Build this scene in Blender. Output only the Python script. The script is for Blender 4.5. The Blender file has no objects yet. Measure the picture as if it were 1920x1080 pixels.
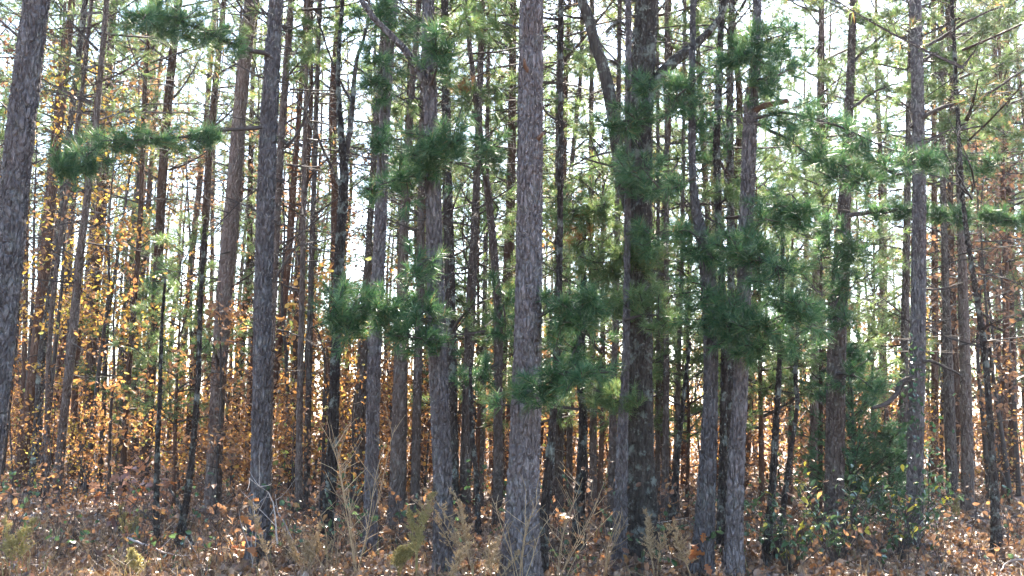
import bpy, math, random
import numpy as np
from mathutils import Vector, Matrix

random.seed(7)
RNG = np.random.default_rng(7)
SC = bpy.context.scene
COL = SC.collection

# ------------------------------------------------------------------ camera
CAM_H, PITCH, ROLL, FPX = 1.6, math.radians(6.7), math.radians(1.2), 2058.0
R0, U0, FW = Vector((1, 0, 0)), Vector((0, -math.sin(PITCH), math.cos(PITCH))), Vector((0, math.cos(PITCH), math.sin(PITCH)))
CR = R0 * math.cos(ROLL) + U0 * math.sin(ROLL)
CU = U0 * math.cos(ROLL) - R0 * math.sin(ROLL)
cam_data = bpy.data.cameras.new('camera')
cam_data.sensor_width = 36.0
cam_data.lens = 36.0 * FPX / 1920.0
cam_data.clip_end = 3000
cam = bpy.data.objects.new('camera', cam_data)
COL.objects.link(cam)
m3 = Matrix((CR, CU, -FW)).transposed()
cam.matrix_world = Matrix.Translation((0, 0, CAM_H)) @ m3.to_4x4()
SC.camera = cam

# ------------------------------------------------------------------ sky and sun
SUN_AZ, SUN_EL = math.radians(9), math.radians(44)
world = bpy.data.worlds.new('World')
SC.world = world
world.use_nodes = True
wn, wl = world.node_tree.nodes, world.node_tree.links
bg = wn['Background']
sky = wn.new('ShaderNodeTexSky')
sky.sky_type = 'NISHITA'
sky.sun_disc = False
sky.sun_elevation = SUN_EL
sky.sun_rotation = SUN_AZ
sky.air_density = 1.0
sky.dust_density = 0.6
sky.ozone_density = 1.0
wl.new(sky.outputs[0], bg.inputs[0])
bg.inputs[1].default_value = 0.07
sun_data = bpy.data.lights.new('sun', 'SUN')
sun_data.energy = 5.0
sun_data.angle = math.radians(0.55)
sun_data.color = (1.0, 0.92, 0.79)
sun = bpy.data.objects.new('sun', sun_data)
COL.objects.link(sun)
sv = Vector((math.sin(SUN_AZ) * math.cos(SUN_EL), math.cos(SUN_AZ) * math.cos(SUN_EL), math.sin(SUN_EL)))
sun.rotation_euler = sv.to_track_quat('Z', 'Y').to_euler()
sun.location = (10, 60, 60)

SC.view_settings.view_transform = 'Standard'
SC.view_settings.look = 'None'
SC.view_settings.gamma = 1.0
SC.view_settings.exposure = 3.7
SC.view_settings.use_curve_mapping = False
SC.cycles.max_bounces = 3
SC.cycles.diffuse_bounces = 2
SC.cycles.glossy_bounces = 2
SC.cycles.transmission_bounces = 2
SC.cycles.transparent_max_bounces = 3
SC.cycles.sample_clamp_indirect = 6.0
SC.cycles.use_denoising = True
SC.cycles.use_adaptive_sampling = True
SC.cycles.adaptive_threshold = 0.02
SC.cycles.debug_use_spatial_splits = True


# ------------------------------------------------------------------ pixel helpers (photograph is 1920 x 1080)
def ray(px, py):
    return FW + CR * ((px - 960) / FPX) + CU * ((540 - py) / FPX)


def at_depth(px, py, Y):
    d = ray(px, py)
    t = Y / d.y
    return Vector((0, 0, CAM_H)) + d * t


def project(p):
    v = Vector(p) - Vector((0, 0, CAM_H))
    z = v.dot(FW)
    if z < 0.1:
        return (-9999, -9999)
    return (960 + FPX * v.dot(CR) / z, 540 - FPX * v.dot(CU) / z)


def gz(x, y):
    """height of the forest floor"""
    return (0.07 * np.sin(0.55 * x + 0.8) * np.cos(0.43 * y + 0.5) + 0.04 * np.sin(1.37 * x + 0.9 * y)
            + 0.05 * np.sin(0.21 * y + 0.33 * x + 2.0) + 0.10 * np.sin(0.09 * y - 0.12 * x + 1.1))


def on_ground(px, py):
    d = ray(px, py)
    t = CAM_H / max(-d.z, 1e-3)
    for _ in range(8):
        p = Vector((0, 0, CAM_H)) + d * t
        t = (CAM_H - float(gz(p.x, p.y))) / -d.z
    return Vector((0, 0, CAM_H)) + d * t


# ------------------------------------------------------------------ mesh helpers
class MB:
    """collects tris / quads into one mesh"""
    def __init__(s):
        s.v, s.f3, s.f4, s.m3, s.m4, s.n = [], [], [], [], [], 0

    def add(s, verts, tris=None, quads=None, mat=0):
        verts = np.asarray(verts, dtype=np.float32).reshape(-1, 3)
        if tris is not None and len(tris):
            t = np.asarray(tris, dtype=np.int64).reshape(-1, 3) + s.n
            s.f3.append(t); s.m3.append(np.full(len(t), mat, dtype=np.int32))
        if quads is not None and len(quads):
            q = np.asarray(quads, dtype=np.int64).reshape(-1, 4) + s.n
            s.f4.append(q); s.m4.append(np.full(len(q), mat, dtype=np.int32))
        s.v.append(verts); s.n += len(verts)

    def mesh(s, name, mats, smooth=True):
        me = bpy.data.meshes.new(name)
        v = np.concatenate(s.v) if s.v else np.zeros((0, 3), np.float32)
        f3 = np.concatenate(s.f3) if s.f3 else np.zeros((0, 3), np.int64)
        f4 = np.concatenate(s.f4) if s.f4 else np.zeros((0, 4), np.int64)
        mi = np.concatenate([np.concatenate(s.m3) if s.m3 else np.zeros(0, np.int32), np.concatenate(s.m4) if s.m4 else np.zeros(0, np.int32)])
        me.vertices.add(len(v)); me.vertices.foreach_set('co', v.ravel())
        loops = np.concatenate([f3.ravel(), f4.ravel()]).astype(np.int32)
        me.loops.add(len(loops)); me.loops.foreach_set('vertex_index', loops)
        nf = len(f3) + len(f4)
        me.polygons.add(nf)
        start = np.concatenate([np.arange(len(f3)) * 3, len(f3) * 3 + np.arange(len(f4)) * 4]).astype(np.int32)
        me.polygons.foreach_set('loop_start', start)
        me.polygons.foreach_set('material_index', mi)
        me.polygons.foreach_set('use_smooth', np.full(nf, smooth))
        for mt in mats:
            me.materials.append(mt)
        me.update(calc_edges=True)
        return me


def new_obj(name, me, parent=None, loc=None):
    o = bpy.data.objects.new(name, me)
    COL.objects.link(o)
    if parent is not None:
        o.parent = parent
    if loc is not None:
        o.location = loc
    return o


def tag(o, label=None, cat=None, group=None, kind=None):
    if label: o['label'] = label
    if cat: o['category'] = cat
    if group: o['group'] = group
    if kind: o['kind'] = kind
    return o


def thing(name, loc, label, cat, group=None):
    o = bpy.data.objects.new(name, None)
    o.empty_display_size = 0.2
    COL.objects.link(o)
    o.location = loc
    return tag(o, label, cat, group)


def tube(mb, pts, rad, seg=5, mat=0, cap=False):
    """tapered tube along a polyline"""
    P = np.asarray(pts, dtype=float); n = len(P)
    rad = np.broadcast_to(np.asarray(rad, dtype=float), (n,))
    T = np.gradient(P, axis=0); T /= np.linalg.norm(T, axis=1)[:, None] + 1e-9
    ref = np.where(np.abs(T[:, 2:3]) > 0.8, np.array([[1.0, 0, 0]]), np.array([[0, 0, 1.0]]))
    ref = np.broadcast_to(ref[0], (n, 3))
    A = np.cross(T, ref); A /= np.linalg.norm(A, axis=1)[:, None] + 1e-9
    B = np.cross(T, A)
    th = np.arange(seg) / seg * 2 * math.pi
    V = P[:, None, :] + rad[:, None, None] * (A[:, None, :] * np.cos(th)[None, :, None] + B[:, None, :] * np.sin(th)[None, :, None])
    i = np.arange(n - 1)[:, None] * seg; j = np.arange(seg)[None, :]; k = (j + 1) % seg
    Q = np.stack([i + j, i + k, i + seg + k, i + seg + j], axis=-1).reshape(-1, 4)
    V = V.reshape(-1, 3)
    tris = None
    if cap:
        c = len(V); V = np.concatenate([V, P[-1:]]); b = (n - 1) * seg
        tris = [(b + a, b + (a + 1) % seg, c) for a in range(seg)]
    mb.add(V, tris, Q, mat)


def spline(pts, step):
    """Catmull-Rom through the points, resampled roughly every step; keeps extra columns"""
    P = np.asarray(pts, dtype=float)
    if len(P) == 2:
        n = max(2, int(np.linalg.norm(P[1, :3] - P[0, :3]) / step) + 1)
        t = np.linspace(0, 1, n)[:, None]
        return P[0] * (1 - t) + P[1] * t
    E = np.vstack([2 * P[0] - P[1], P, 2 * P[-1] - P[-2]])
    out = []
    for i in range(len(P) - 1):
        p0, p1, p2, p3 = E[i], E[i + 1], E[i + 2], E[i + 3]
        n = max(1, int(np.linalg.norm(p2[:3] - p1[:3]) / step))
        t = (np.arange(n) / n)[:, None]
        out.append(0.5 * (2 * p1 + (p2 - p0) * t + (2 * p0 - 5 * p1 + 4 * p2 - p3) * t ** 2 + (3 * p1 - p0 - 3 * p2 + p3) * t ** 3))
    out.append(P[-1:])
    return np.vstack(out)


def unit(n, rng=RNG):
    v = rng.normal(size=(n, 3))
    return v / np.linalg.norm(v, axis=1)[:, None]


def norm(v):
    return v / (np.linalg.norm(v, axis=-1, keepdims=True) + 1e-9)


def tufts(mb, pos, direc, n_needles, length, width, mat=0, spread=0.9, axis_len=0.10, rng=RNG):
    """pine needle tufts: thin triangles brushing forward from the end of each twig"""
    pos = np.repeat(pos, n_needles, axis=0); d = np.repeat(norm(direc), n_needles, axis=0)
    n = len(pos)
    s = rng.random((n, 1))
    base = pos - d * axis_len * s
    out = norm(np.cross(d, unit(n, rng)))
    nd = norm(d * (0.35 + 0.75 * rng.random((n, 1)) * (1 - 0.4 * s)) + out * spread * (0.35 + 0.65 * rng.random((n, 1))))
    L = length * (0.7 + 0.45 * rng.random((n, 1)))
    tip = base + nd * L
    tip[:, 2] -= 0.10 * L[:, 0]
    side = norm(np.cross(nd, unit(n, rng))) * width * 0.5
    V = np.stack([base - side, base + side, tip + side * 0.25], axis=1).reshape(-1, 3)
    mb.add(V, np.arange(n * 3).reshape(-1, 3), None, mat)


def leaves(mb, pos, direc, length, width, mat=0, fold=0.25, rng=RNG, droop=0.3):
    """one folded, pointed leaf blade (6 vertices, 4 triangles) at each point"""
    n = len(pos)
    d = norm(direc + np.array([0, 0, -droop]))
    side = norm(np.cross(d, unit(n, rng)))
    up = np.cross(side, d)
    L = (length * (0.6 + 0.7 * rng.random((n, 1)))); W = width * (0.6 + 0.7 * rng.random((n, 1)))
    curl = (rng.random((n, 1)) - 0.35) * 0.5
    f = fold * (0.3 + rng.random((n, 1)))
    a = pos
    m1 = pos + d * L * 0.55 + up * L * curl * 0.18
    t = pos + d * L + up * L * curl * 0.75
    l1 = pos + d * L * 0.33 + side * W * 0.42 + up * W * f
    r1 = pos + d * L * 0.36 - side * W * 0.42 + up * W * f
    l2 = pos + d * L * 0.72 + side * W * 0.5 + up * (W * f + L * curl * 0.3)
    r2 = pos + d * L * 0.70 - side * W * 0.5 + up * (W * f * 0.6 + L * curl * 0.3)
    V = np.stack([a, l1, r1, m1, l2, r2, t], axis=1).reshape(-1, 3)
    b = np.arange(n)[:, None] * 7
    T = np.concatenate([b + np.array([[0, 3, 1]]), b + np.array([[0, 2, 3]]), b + np.array([[1, 3, 4]]), b + np.array([[2, 5, 3]]),
                        b + np.array([[3, 6, 4]]), b + np.array([[3, 5, 6]])])
    mb.add(V, T, None, mat)


# ------------------------------------------------------------------ materials
def mat_new(name):
    m = bpy.data.materials.new(name)
    m.use_nodes = True
    nt = m.node_tree
    nt.nodes.clear()
    out = nt.nodes.new('ShaderNodeOutputMaterial')
    return m, nt, out


def ramp(nt, stops, interp='LINEAR'):
    r = nt.nodes.new('ShaderNodeValToRGB')
    e = r.color_ramp.elements
    r.color_ramp.interpolation = interp
    while len(e) < len(stops):
        e.new(0.5)
    for el, (p, c) in zip(e, stops):
        el.position = p; el.color = (*c, 1)
    return r


def leaf_mat(name, stops, transl=0.4, rough=0.55, spec=0.3, object_shift=0.0, tr_gain=1.3):
    m, nt, out = mat_new(name)
    N, L = nt.nodes, nt.links
    g = N.new('ShaderNodeNewGeometry')
    val = g.outputs['Random Per Island']
    if object_shift:
        oi = N.new('ShaderNodeObjectInfo')
        mm = N.new('ShaderNodeMath'); mm.operation = 'MULTIPLY_ADD'
        L.new(oi.outputs['Random'], mm.inputs[0]); mm.inputs[1].default_value = object_shift; L.new(val, mm.inputs[2])
        m2 = N.new('ShaderNodeMath'); m2.operation = 'SUBTRACT'
        L.new(mm.outputs[0], m2.inputs[0]); m2.inputs[1].default_value = object_shift * 0.5
        m2.use_clamp = True
        val = m2.outputs[0]
    r = ramp(nt, stops)
    L.new(val, r.inputs[0])
    b = N.new('ShaderNodeBsdfPrincipled')
    b.inputs['Roughness'].default_value = rough
    b.inputs['Specular IOR Level'].default_value = spec
    L.new(r.outputs[0], b.inputs['Base Color'])
    t = N.new('ShaderNodeBsdfTranslucent')
    mx = N.new('ShaderNodeMix'); mx.data_type = 'RGBA'; mx.blend_type = 'MULTIPLY'; mx.inputs[0].default_value = 1.0
    L.new(r.outputs[0], mx.inputs[6]); mx.inputs[7].default_value = (tr_gain, tr_gain, tr_gain * 0.8, 1)
    L.new(mx.outputs[2], t.inputs[0])
    mix = N.new('ShaderNodeMixShader'); mix.inputs[0].default_value = transl
    L.new(b.outputs[0], mix.inputs[1]); L.new(t.outputs[0], mix.inputs[2])
    L.new(mix.outputs[0], out.inputs[0])
    return m


def bark_mat(name, c_dark, c_mid, c_light, scale=16.0, stretch=0.35, lichen=0.0, bump=0.5, dist=0.02, rust=0.3):
    m, nt, out = mat_new(name)
    N, L = nt.nodes, nt.links
    tc = N.new('ShaderNodeTexCoord')
    mp = N.new('ShaderNodeMapping'); mp.inputs['Scale'].default_value = (1, 1, stretch)
    L.new(tc.outputs['Object'], mp.inputs[0])
    nz = N.new('ShaderNodeTexNoise'); nz.inputs['Scale'].default_value = 5; nz.inputs['Detail'].default_value = 4
    L.new(mp.outputs[0], nz.inputs['Vector'])
    ad = N.new('ShaderNodeMixRGB'); ad.blend_type = 'LINEAR_LIGHT'; ad.inputs[0].default_value = 0.05
    L.new(mp.outputs[0], ad.inputs[1]); L.new(nz.outputs['Color'], ad.inputs[2])
    vo = N.new('ShaderNodeTexVoronoi'); vo.inputs['Scale'].default_value = scale
    L.new(ad.outputs[0], vo.inputs['Vector'])
    ve = N.new('ShaderNodeTexVoronoi'); ve.feature = 'DISTANCE_TO_EDGE'; ve.inputs['Scale'].default_value = scale
    L.new(ad.outputs[0], ve.inputs['Vector'])
    fine = N.new('ShaderNodeTexNoise'); fine.inputs['Scale'].default_value = 42; fine.inputs['Detail'].default_value = 5; fine.inputs['Roughness'].default_value = 0.7
    L.new(mp.outputs[0], fine.inputs['Vector'])
    sp = N.new('ShaderNodeSeparateColor'); L.new(vo.outputs['Color'], sp.inputs[0])
    ma = N.new('ShaderNodeMath'); ma.operation = 'MULTIPLY_ADD'; ma.inputs[1].default_value = 0.22
    L.new(sp.outputs[0], ma.inputs[0])
    mb_ = N.new('ShaderNodeMath'); mb_.operation = 'MULTIPLY_ADD'; mb_.inputs[1].default_value = 0.95; mb_.inputs[2].default_value = -0.08
    L.new(fine.outputs[0], mb_.inputs[0]); L.new(mb_.outputs[0], ma.inputs[2])
    r = ramp(nt, [(0.15, c_dark), (0.45, c_mid), (0.85, c_light)])
    L.new(ma.outputs[0], r.inputs[0])
    col = r.outputs[0]
    oi = N.new('ShaderNodeObjectInfo')
    hv = N.new('ShaderNodeHueSaturation')
    mr = N.new('ShaderNodeMapRange'); mr.inputs[3].default_value = 0.75; mr.inputs[4].default_value = 1.25
    L.new(oi.outputs['Random'], mr.inputs[0]); L.new(mr.outputs[0], hv.inputs['Value']); L.new(col, hv.inputs['Color'])
    col = hv.outputs[0]
    rn = N.new('ShaderNodeTexNoise'); rn.inputs['Scale'].default_value = 2.3; rn.inputs['Detail'].default_value = 5; rn.inputs['Roughness'].default_value = 0.6
    L.new(tc.outputs['Object'], rn.inputs['Vector'])
    ra = N.new('ShaderNodeMath'); ra.operation = 'MULTIPLY_ADD'; ra.inputs[1].default_value = 0.22
    L.new(oi.outputs['Random'], ra.inputs[0]); L.new(rn.outputs[0], ra.inputs[2])
    rr = ramp(nt, [(0.50, (0, 0, 0)), (0.80, (rust,) * 3)])
    L.new(ra.outputs[0], rr.inputs[0])
    rx_ = N.new('ShaderNodeMixRGB'); rx_.blend_type = 'MULTIPLY'; L.new(rr.outputs[0], rx_.inputs[0]); L.new(col, rx_.inputs[1]); rx_.inputs[2].default_value = (1.05, 0.74, 0.58, 1)
    col = rx_.outputs[0]
    if lichen:
        ln = N.new('ShaderNodeTexNoise'); ln.inputs['Scale'].default_value = 7; ln.inputs['Detail'].default_value = 6; ln.inputs['Roughness'].default_value = 0.65
        L.new(tc.outputs['Object'], ln.inputs['Vector'])
        lr = ramp(nt, [(0.53, (0, 0, 0)), (0.61, (lichen,) * 3)])
        L.new(ln.outputs[0], lr.inputs[0])
        mxl = N.new('ShaderNodeMixRGB'); L.new(lr.outputs[0], mxl.inputs[0]); L.new(col, mxl.inputs[1]); mxl.inputs[2].default_value = (0.33, 0.36, 0.31, 1)
        col = mxl.outputs[0]
    b = N.new('ShaderNodeBsdfPrincipled'); b.inputs['Roughness'].default_value = 0.9; b.inputs['Specular IOR Level'].default_value = 0.07
    L.new(col, b.inputs['Base Color'])
    er = N.new('ShaderNodeMapRange'); er.inputs[1].default_value = 0.0; er.inputs[2].default_value = 0.22
    L.new(ve.outputs['Distance'], er.inputs[0])
    hs = N.new('ShaderNodeMath'); hs.operation = 'MULTIPLY_ADD'; hs.inputs[1].default_value = 0.5
    L.new(fine.outputs[0], hs.inputs[0]); L.new(er.outputs[0], hs.inputs[2])
    bp = N.new('ShaderNodeBump'); bp.inputs['Strength'].default_value = bump; bp.inputs['Distance'].default_value = dist
    L.new(hs.outputs[0], bp.inputs['Height']); L.new(bp.outputs[0], b.inputs['Normal'])
    L.new(b.outputs[0], out.inputs[0])
    return m


def plain_mat(name, col, rough=0.85, var=0.25, scale=20):
    m, nt, out = mat_new(name)
    N, L = nt.nodes, nt.links
    tc = N.new('ShaderNodeTexCoord')
    nz = N.new('ShaderNodeTexNoise'); nz.inputs['Scale'].default_value = scale; nz.inputs['Detail'].default_value = 4
    L.new(tc.outputs['Object'], nz.inputs['Vector'])
    r = ramp(nt, [(0.3, tuple(c * (1 - var) for c in col)), (0.7, tuple(min(1, c * (1 + var)) for c in col))])
    L.new(nz.outputs[0], r.inputs[0])
    b = N.new('ShaderNodeBsdfPrincipled'); b.inputs['Roughness'].default_value = rough; b.inputs['Specular IOR Level'].default_value = 0.2
    L.new(r.outputs[0], b.inputs['Base Color']); L.new(b.outputs[0], out.inputs[0])
    return m


M = {}
M['bark'] = bark_mat('pine_bark', (0.052, 0.042, 0.040), (0.124, 0.106, 0.105), (0.245, 0.222, 0.222), lichen=0.12, scale=22, bump=1.0, dist=0.03)
M['bark_far'] = bark_mat('painted_shade_far_bark', (0.032, 0.017, 0.011), (0.068, 0.039, 0.027), (0.12, 0.076, 0.055), rust=0.6, scale=12, bump=0.6, dist=0.03)  # canopy shade on the deeper trunks is put into this darker colour
M['bark_mid'] = bark_mat('brown_pine_bark', (0.044, 0.031, 0.026), (0.10, 0.075, 0.064), (0.185, 0.15, 0.132), lichen=0.1, scale=20, bump=0.9, dist=0.03, rust=0.3)
M['oak_bark'] = bark_mat('oak_bark', (0.024, 0.021, 0.018), (0.048, 0.041, 0.036), (0.095, 0.084, 0.075), scale=24, stretch=0.16, lichen=0.35, bump=0.7)
M['dark_bark'] = bark_mat('lichen_and_shade_bark', (0.024, 0.019, 0.017), (0.054, 0.043, 0.038), (0.115, 0.097, 0.085), lichen=0.5, scale=20, bump=1.0, dist=0.03)  # dark lichened bark; also carries painted shade on the dimmest pine stems
M['twig'] = plain_mat('twig_bark', (0.055, 0.042, 0.036))
M['pale_twig'] = plain_mat('bleached_twig', (0.36, 0.31, 0.28))
M['cut_wood'] = plain_mat('weathered_cut_wood', (0.11, 0.062, 0.042), scale=9)
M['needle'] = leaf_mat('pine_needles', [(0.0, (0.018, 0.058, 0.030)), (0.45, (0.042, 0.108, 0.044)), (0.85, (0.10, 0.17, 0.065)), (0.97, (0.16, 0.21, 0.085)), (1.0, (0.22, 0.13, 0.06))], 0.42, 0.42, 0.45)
M['needle_sun_tint'] = leaf_mat('painted_sun_pine_needles', [(0.0, (0.07, 0.12, 0.05)), (0.6, (0.115, 0.175, 0.065)), (0.9, (0.18, 0.23, 0.095)), (1.0, (0.24, 0.14, 0.06))], 0.5, 0.42, 0.45)  # paler copy of the needle colour, with sunlight painted in
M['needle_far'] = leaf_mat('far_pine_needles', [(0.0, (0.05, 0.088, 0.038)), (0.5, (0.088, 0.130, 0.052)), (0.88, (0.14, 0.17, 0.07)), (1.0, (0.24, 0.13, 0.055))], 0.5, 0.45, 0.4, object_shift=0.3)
M['dead_needle'] = leaf_mat('dead_pine_needles', [(0, (0.20, 0.085, 0.03)), (1, (0.34, 0.17, 0.06))], 0.35)
M['leaf_orange'] = leaf_mat('orange_oak_leaves', [(0.0, (0.115, 0.052, 0.028)), (0.4, (0.215, 0.098, 0.043)), (0.75, (0.32, 0.152, 0.055)), (0.93, (0.43, 0.26, 0.075)), (1.0, (0.19, 0.21, 0.07))], 0.53, object_shift=0.35, tr_gain=1.35)
M['leaf_yellow'] = leaf_mat('golden_leaves', [(0.0, (0.22, 0.11, 0.045)), (0.4, (0.38, 0.21, 0.05)), (0.8, (0.50, 0.34, 0.06)), (1.0, (0.22, 0.25, 0.06))], 0.5, object_shift=0.3)
M['leaf_russet'] = leaf_mat('russet_oak_leaves', [(0.0, (0.10, 0.055, 0.04)), (0.5, (0.19, 0.098, 0.06)), (0.9, (0.29, 0.145, 0.08)), (1.0, (0.34, 0.19, 0.08))], 0.4, object_shift=0.3)
M['litter'] = leaf_mat('fallen_leaves', [(0.0, (0.065, 0.032, 0.018)), (0.3, (0.135, 0.068, 0.038)), (0.6, (0.21, 0.118, 0.07)), (0.85, (0.29, 0.19, 0.125)), (0.94, (0.34, 0.12, 0.035)), (1.0, (0.40, 0.30, 0.23))], 0.2, 0.4, 0.5)
M['cedar'] = leaf_mat('cedar_sprays', [(0.0, (0.035, 0.085, 0.045)), (0.7, (0.06, 0.13, 0.06)), (1.0, (0.11, 0.17, 0.07))], 0.4, 0.5)
M['shrub_green'] = leaf_mat('shrub_leaf_green', [(0.0, (0.035, 0.075, 0.032)), (1.0, (0.07, 0.11, 0.05))], 0.35, 0.3, 0.5, object_shift=0.9)
M['shrub_yellow'] = leaf_mat('shrub_leaf_yellow', [(0.0, (0.30, 0.27, 0.05)), (1.0, (0.50, 0.40, 0.06))], 0.45, 0.35, 0.5, object_shift=0.9)
M['big_orange'] = leaf_mat('rust_leaf', [(0.0, (0.30, 0.10, 0.04)), (1.0, (0.44, 0.19, 0.08))], 0.45, 0.5, object_shift=0.9)
M['big_brown'] = leaf_mat('dusky_leaf', [(0.0, (0.17, 0.09, 0.08)), (1.0, (0.30, 0.16, 0.12))], 0.35, 0.45, object_shift=0.9)
M['weed_tan'] = leaf_mat('dry_weed', [(0.0, (0.24, 0.155, 0.085)), (0.6, (0.37, 0.255, 0.15)), (1.0, (0.48, 0.36, 0.22))], 0.3, object_shift=0.4)
M['weed_green'] = leaf_mat('yellow_green_weed', [(0.0, (0.17, 0.14, 0.06)), (0.6, (0.29, 0.24, 0.09)), (1.0, (0.40, 0.32, 0.15))], 0.35, object_shift=0.4)
M['grass'] = leaf_mat('dead_grass', [(0.0, (0.08, 0.05, 0.032)), (0.5, (0.16, 0.10, 0.065)), (0.9, (0.27, 0.19, 0.12)), (1.0, (0.15, 0.17, 0.06))], 0.3)


def ground_mat():
    m, nt, out = mat_new('forest_floor')
    N, L = nt.nodes, nt.links
    tc = N.new('ShaderNodeTexCoord')
    v = N.new('ShaderNodeTexVoronoi'); v.inputs['Scale'].default_value = 14
    L.new(tc.outputs['Object'], v.inputs['Vector'])
    n = N.new('ShaderNodeTexNoise'); n.inputs['Scale'].default_value = 1.2; n.inputs['Detail'].default_value = 6
    L.new(tc.outputs['Object'], n.inputs['Vector'])
    s = N.new('ShaderNodeSeparateColor'); L.new(v.outputs['Color'], s.inputs[0])
    a = N.new('ShaderNodeMath'); a.operation = 'MULTIPLY_ADD'; a.inputs[1].default_value = 0.6
    L.new(s.outputs[0], a.inputs[0])
    b2 = N.new('ShaderNodeMath'); b2.operation = 'MULTIPLY'; b2.inputs[1].default_value = 0.5
    L.new(n.outputs[0], b2.inputs[0]); L.new(b2.outputs[0], a.inputs[2])
    r = ramp(nt, [(0.1, (0.035, 0.022, 0.016)), (0.5, (0.085, 0.05, 0.034)), (0.9, (0.17, 0.105, 0.075))])
    L.new(a.outputs[0], r.inputs[0])
    b = N.new('ShaderNodeBsdfPrincipled'); b.inputs['Roughness'].default_value = 0.9
    L.new(r.outputs[0], b.inputs['Base Color'])
    bp = N.new('ShaderNodeBump'); bp.inputs['Strength'].default_value = 0.7; bp.inputs['Distance'].default_value = 0.03
    L.new(a.outputs[0], bp.inputs['Height']); L.new(bp.outputs[0], b.inputs['Normal'])
    L.new(b.outputs[0], out.inputs[0])
    return m


M['ground'] = ground_mat()

# ------------------------------------------------------------------ ground sheet
xs = np.unique(np.concatenate([np.linspace(-600, -60, 28), np.linspace(-60, 60, 241), np.linspace(60, 600, 28)]))
ys = np.unique(np.concatenate([np.linspace(-300, -10, 16), np.linspace(-10, 90, 201), np.linspace(90, 900, 40)]))
GX, GY = np.meshgrid(xs, ys)
GZ = gz(GX, GY)
mb = MB()
nx = len(xs)
ii, jj = np.meshgrid(np.arange(nx - 1), np.arange(len(ys) - 1))
a0 = (jj * nx + ii).ravel()
mb.add(np.stack([GX, GY, GZ], -1).reshape(-1, 3), None, np.stack([a0, a0 + 1, a0 + nx + 1, a0 + nx], -1))
tag(new_obj('ground', mb.mesh('ground', [M['ground']])), 'forest floor under brown fallen leaves', None, kind='structure')


# ------------------------------------------------------------------ trunks
def hash2(i, j, seed):
    h = np.sin(i * 127.1 + j * 311.7 + seed * 74.7) * 43758.5453
    return h - np.floor(h)


def plates(u, v, nu, seed):
    """F2 - F1 of a jittered grid that wraps around the trunk: 0 in the furrows"""
    iu, iv = np.floor(u), np.floor(v)
    f1 = np.full(u.shape, 9.0); f2 = np.full(u.shape, 9.0); cell = np.zeros(u.shape)
    for di in (-1, 0, 1):
        for dj in (-1, 0, 1):
            ci, cj = iu + di, iv + dj
            cm = np.mod(ci, nu)
            px = ci + 0.1 + 0.8 * hash2(cm, cj, seed); py = cj + 0.1 + 0.8 * hash2(cm, cj, seed + 3.3)
            d = np.sqrt((u - px) ** 2 + (v - py) ** 2)
            near = d < f1
            f2 = np.where(near, f1, np.minimum(f2, d)); cell = np.where(near, hash2(cm, cj, seed + 9.1), cell); f1 = np.where(near, d, f1)
    return f2 - f1, cell


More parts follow.
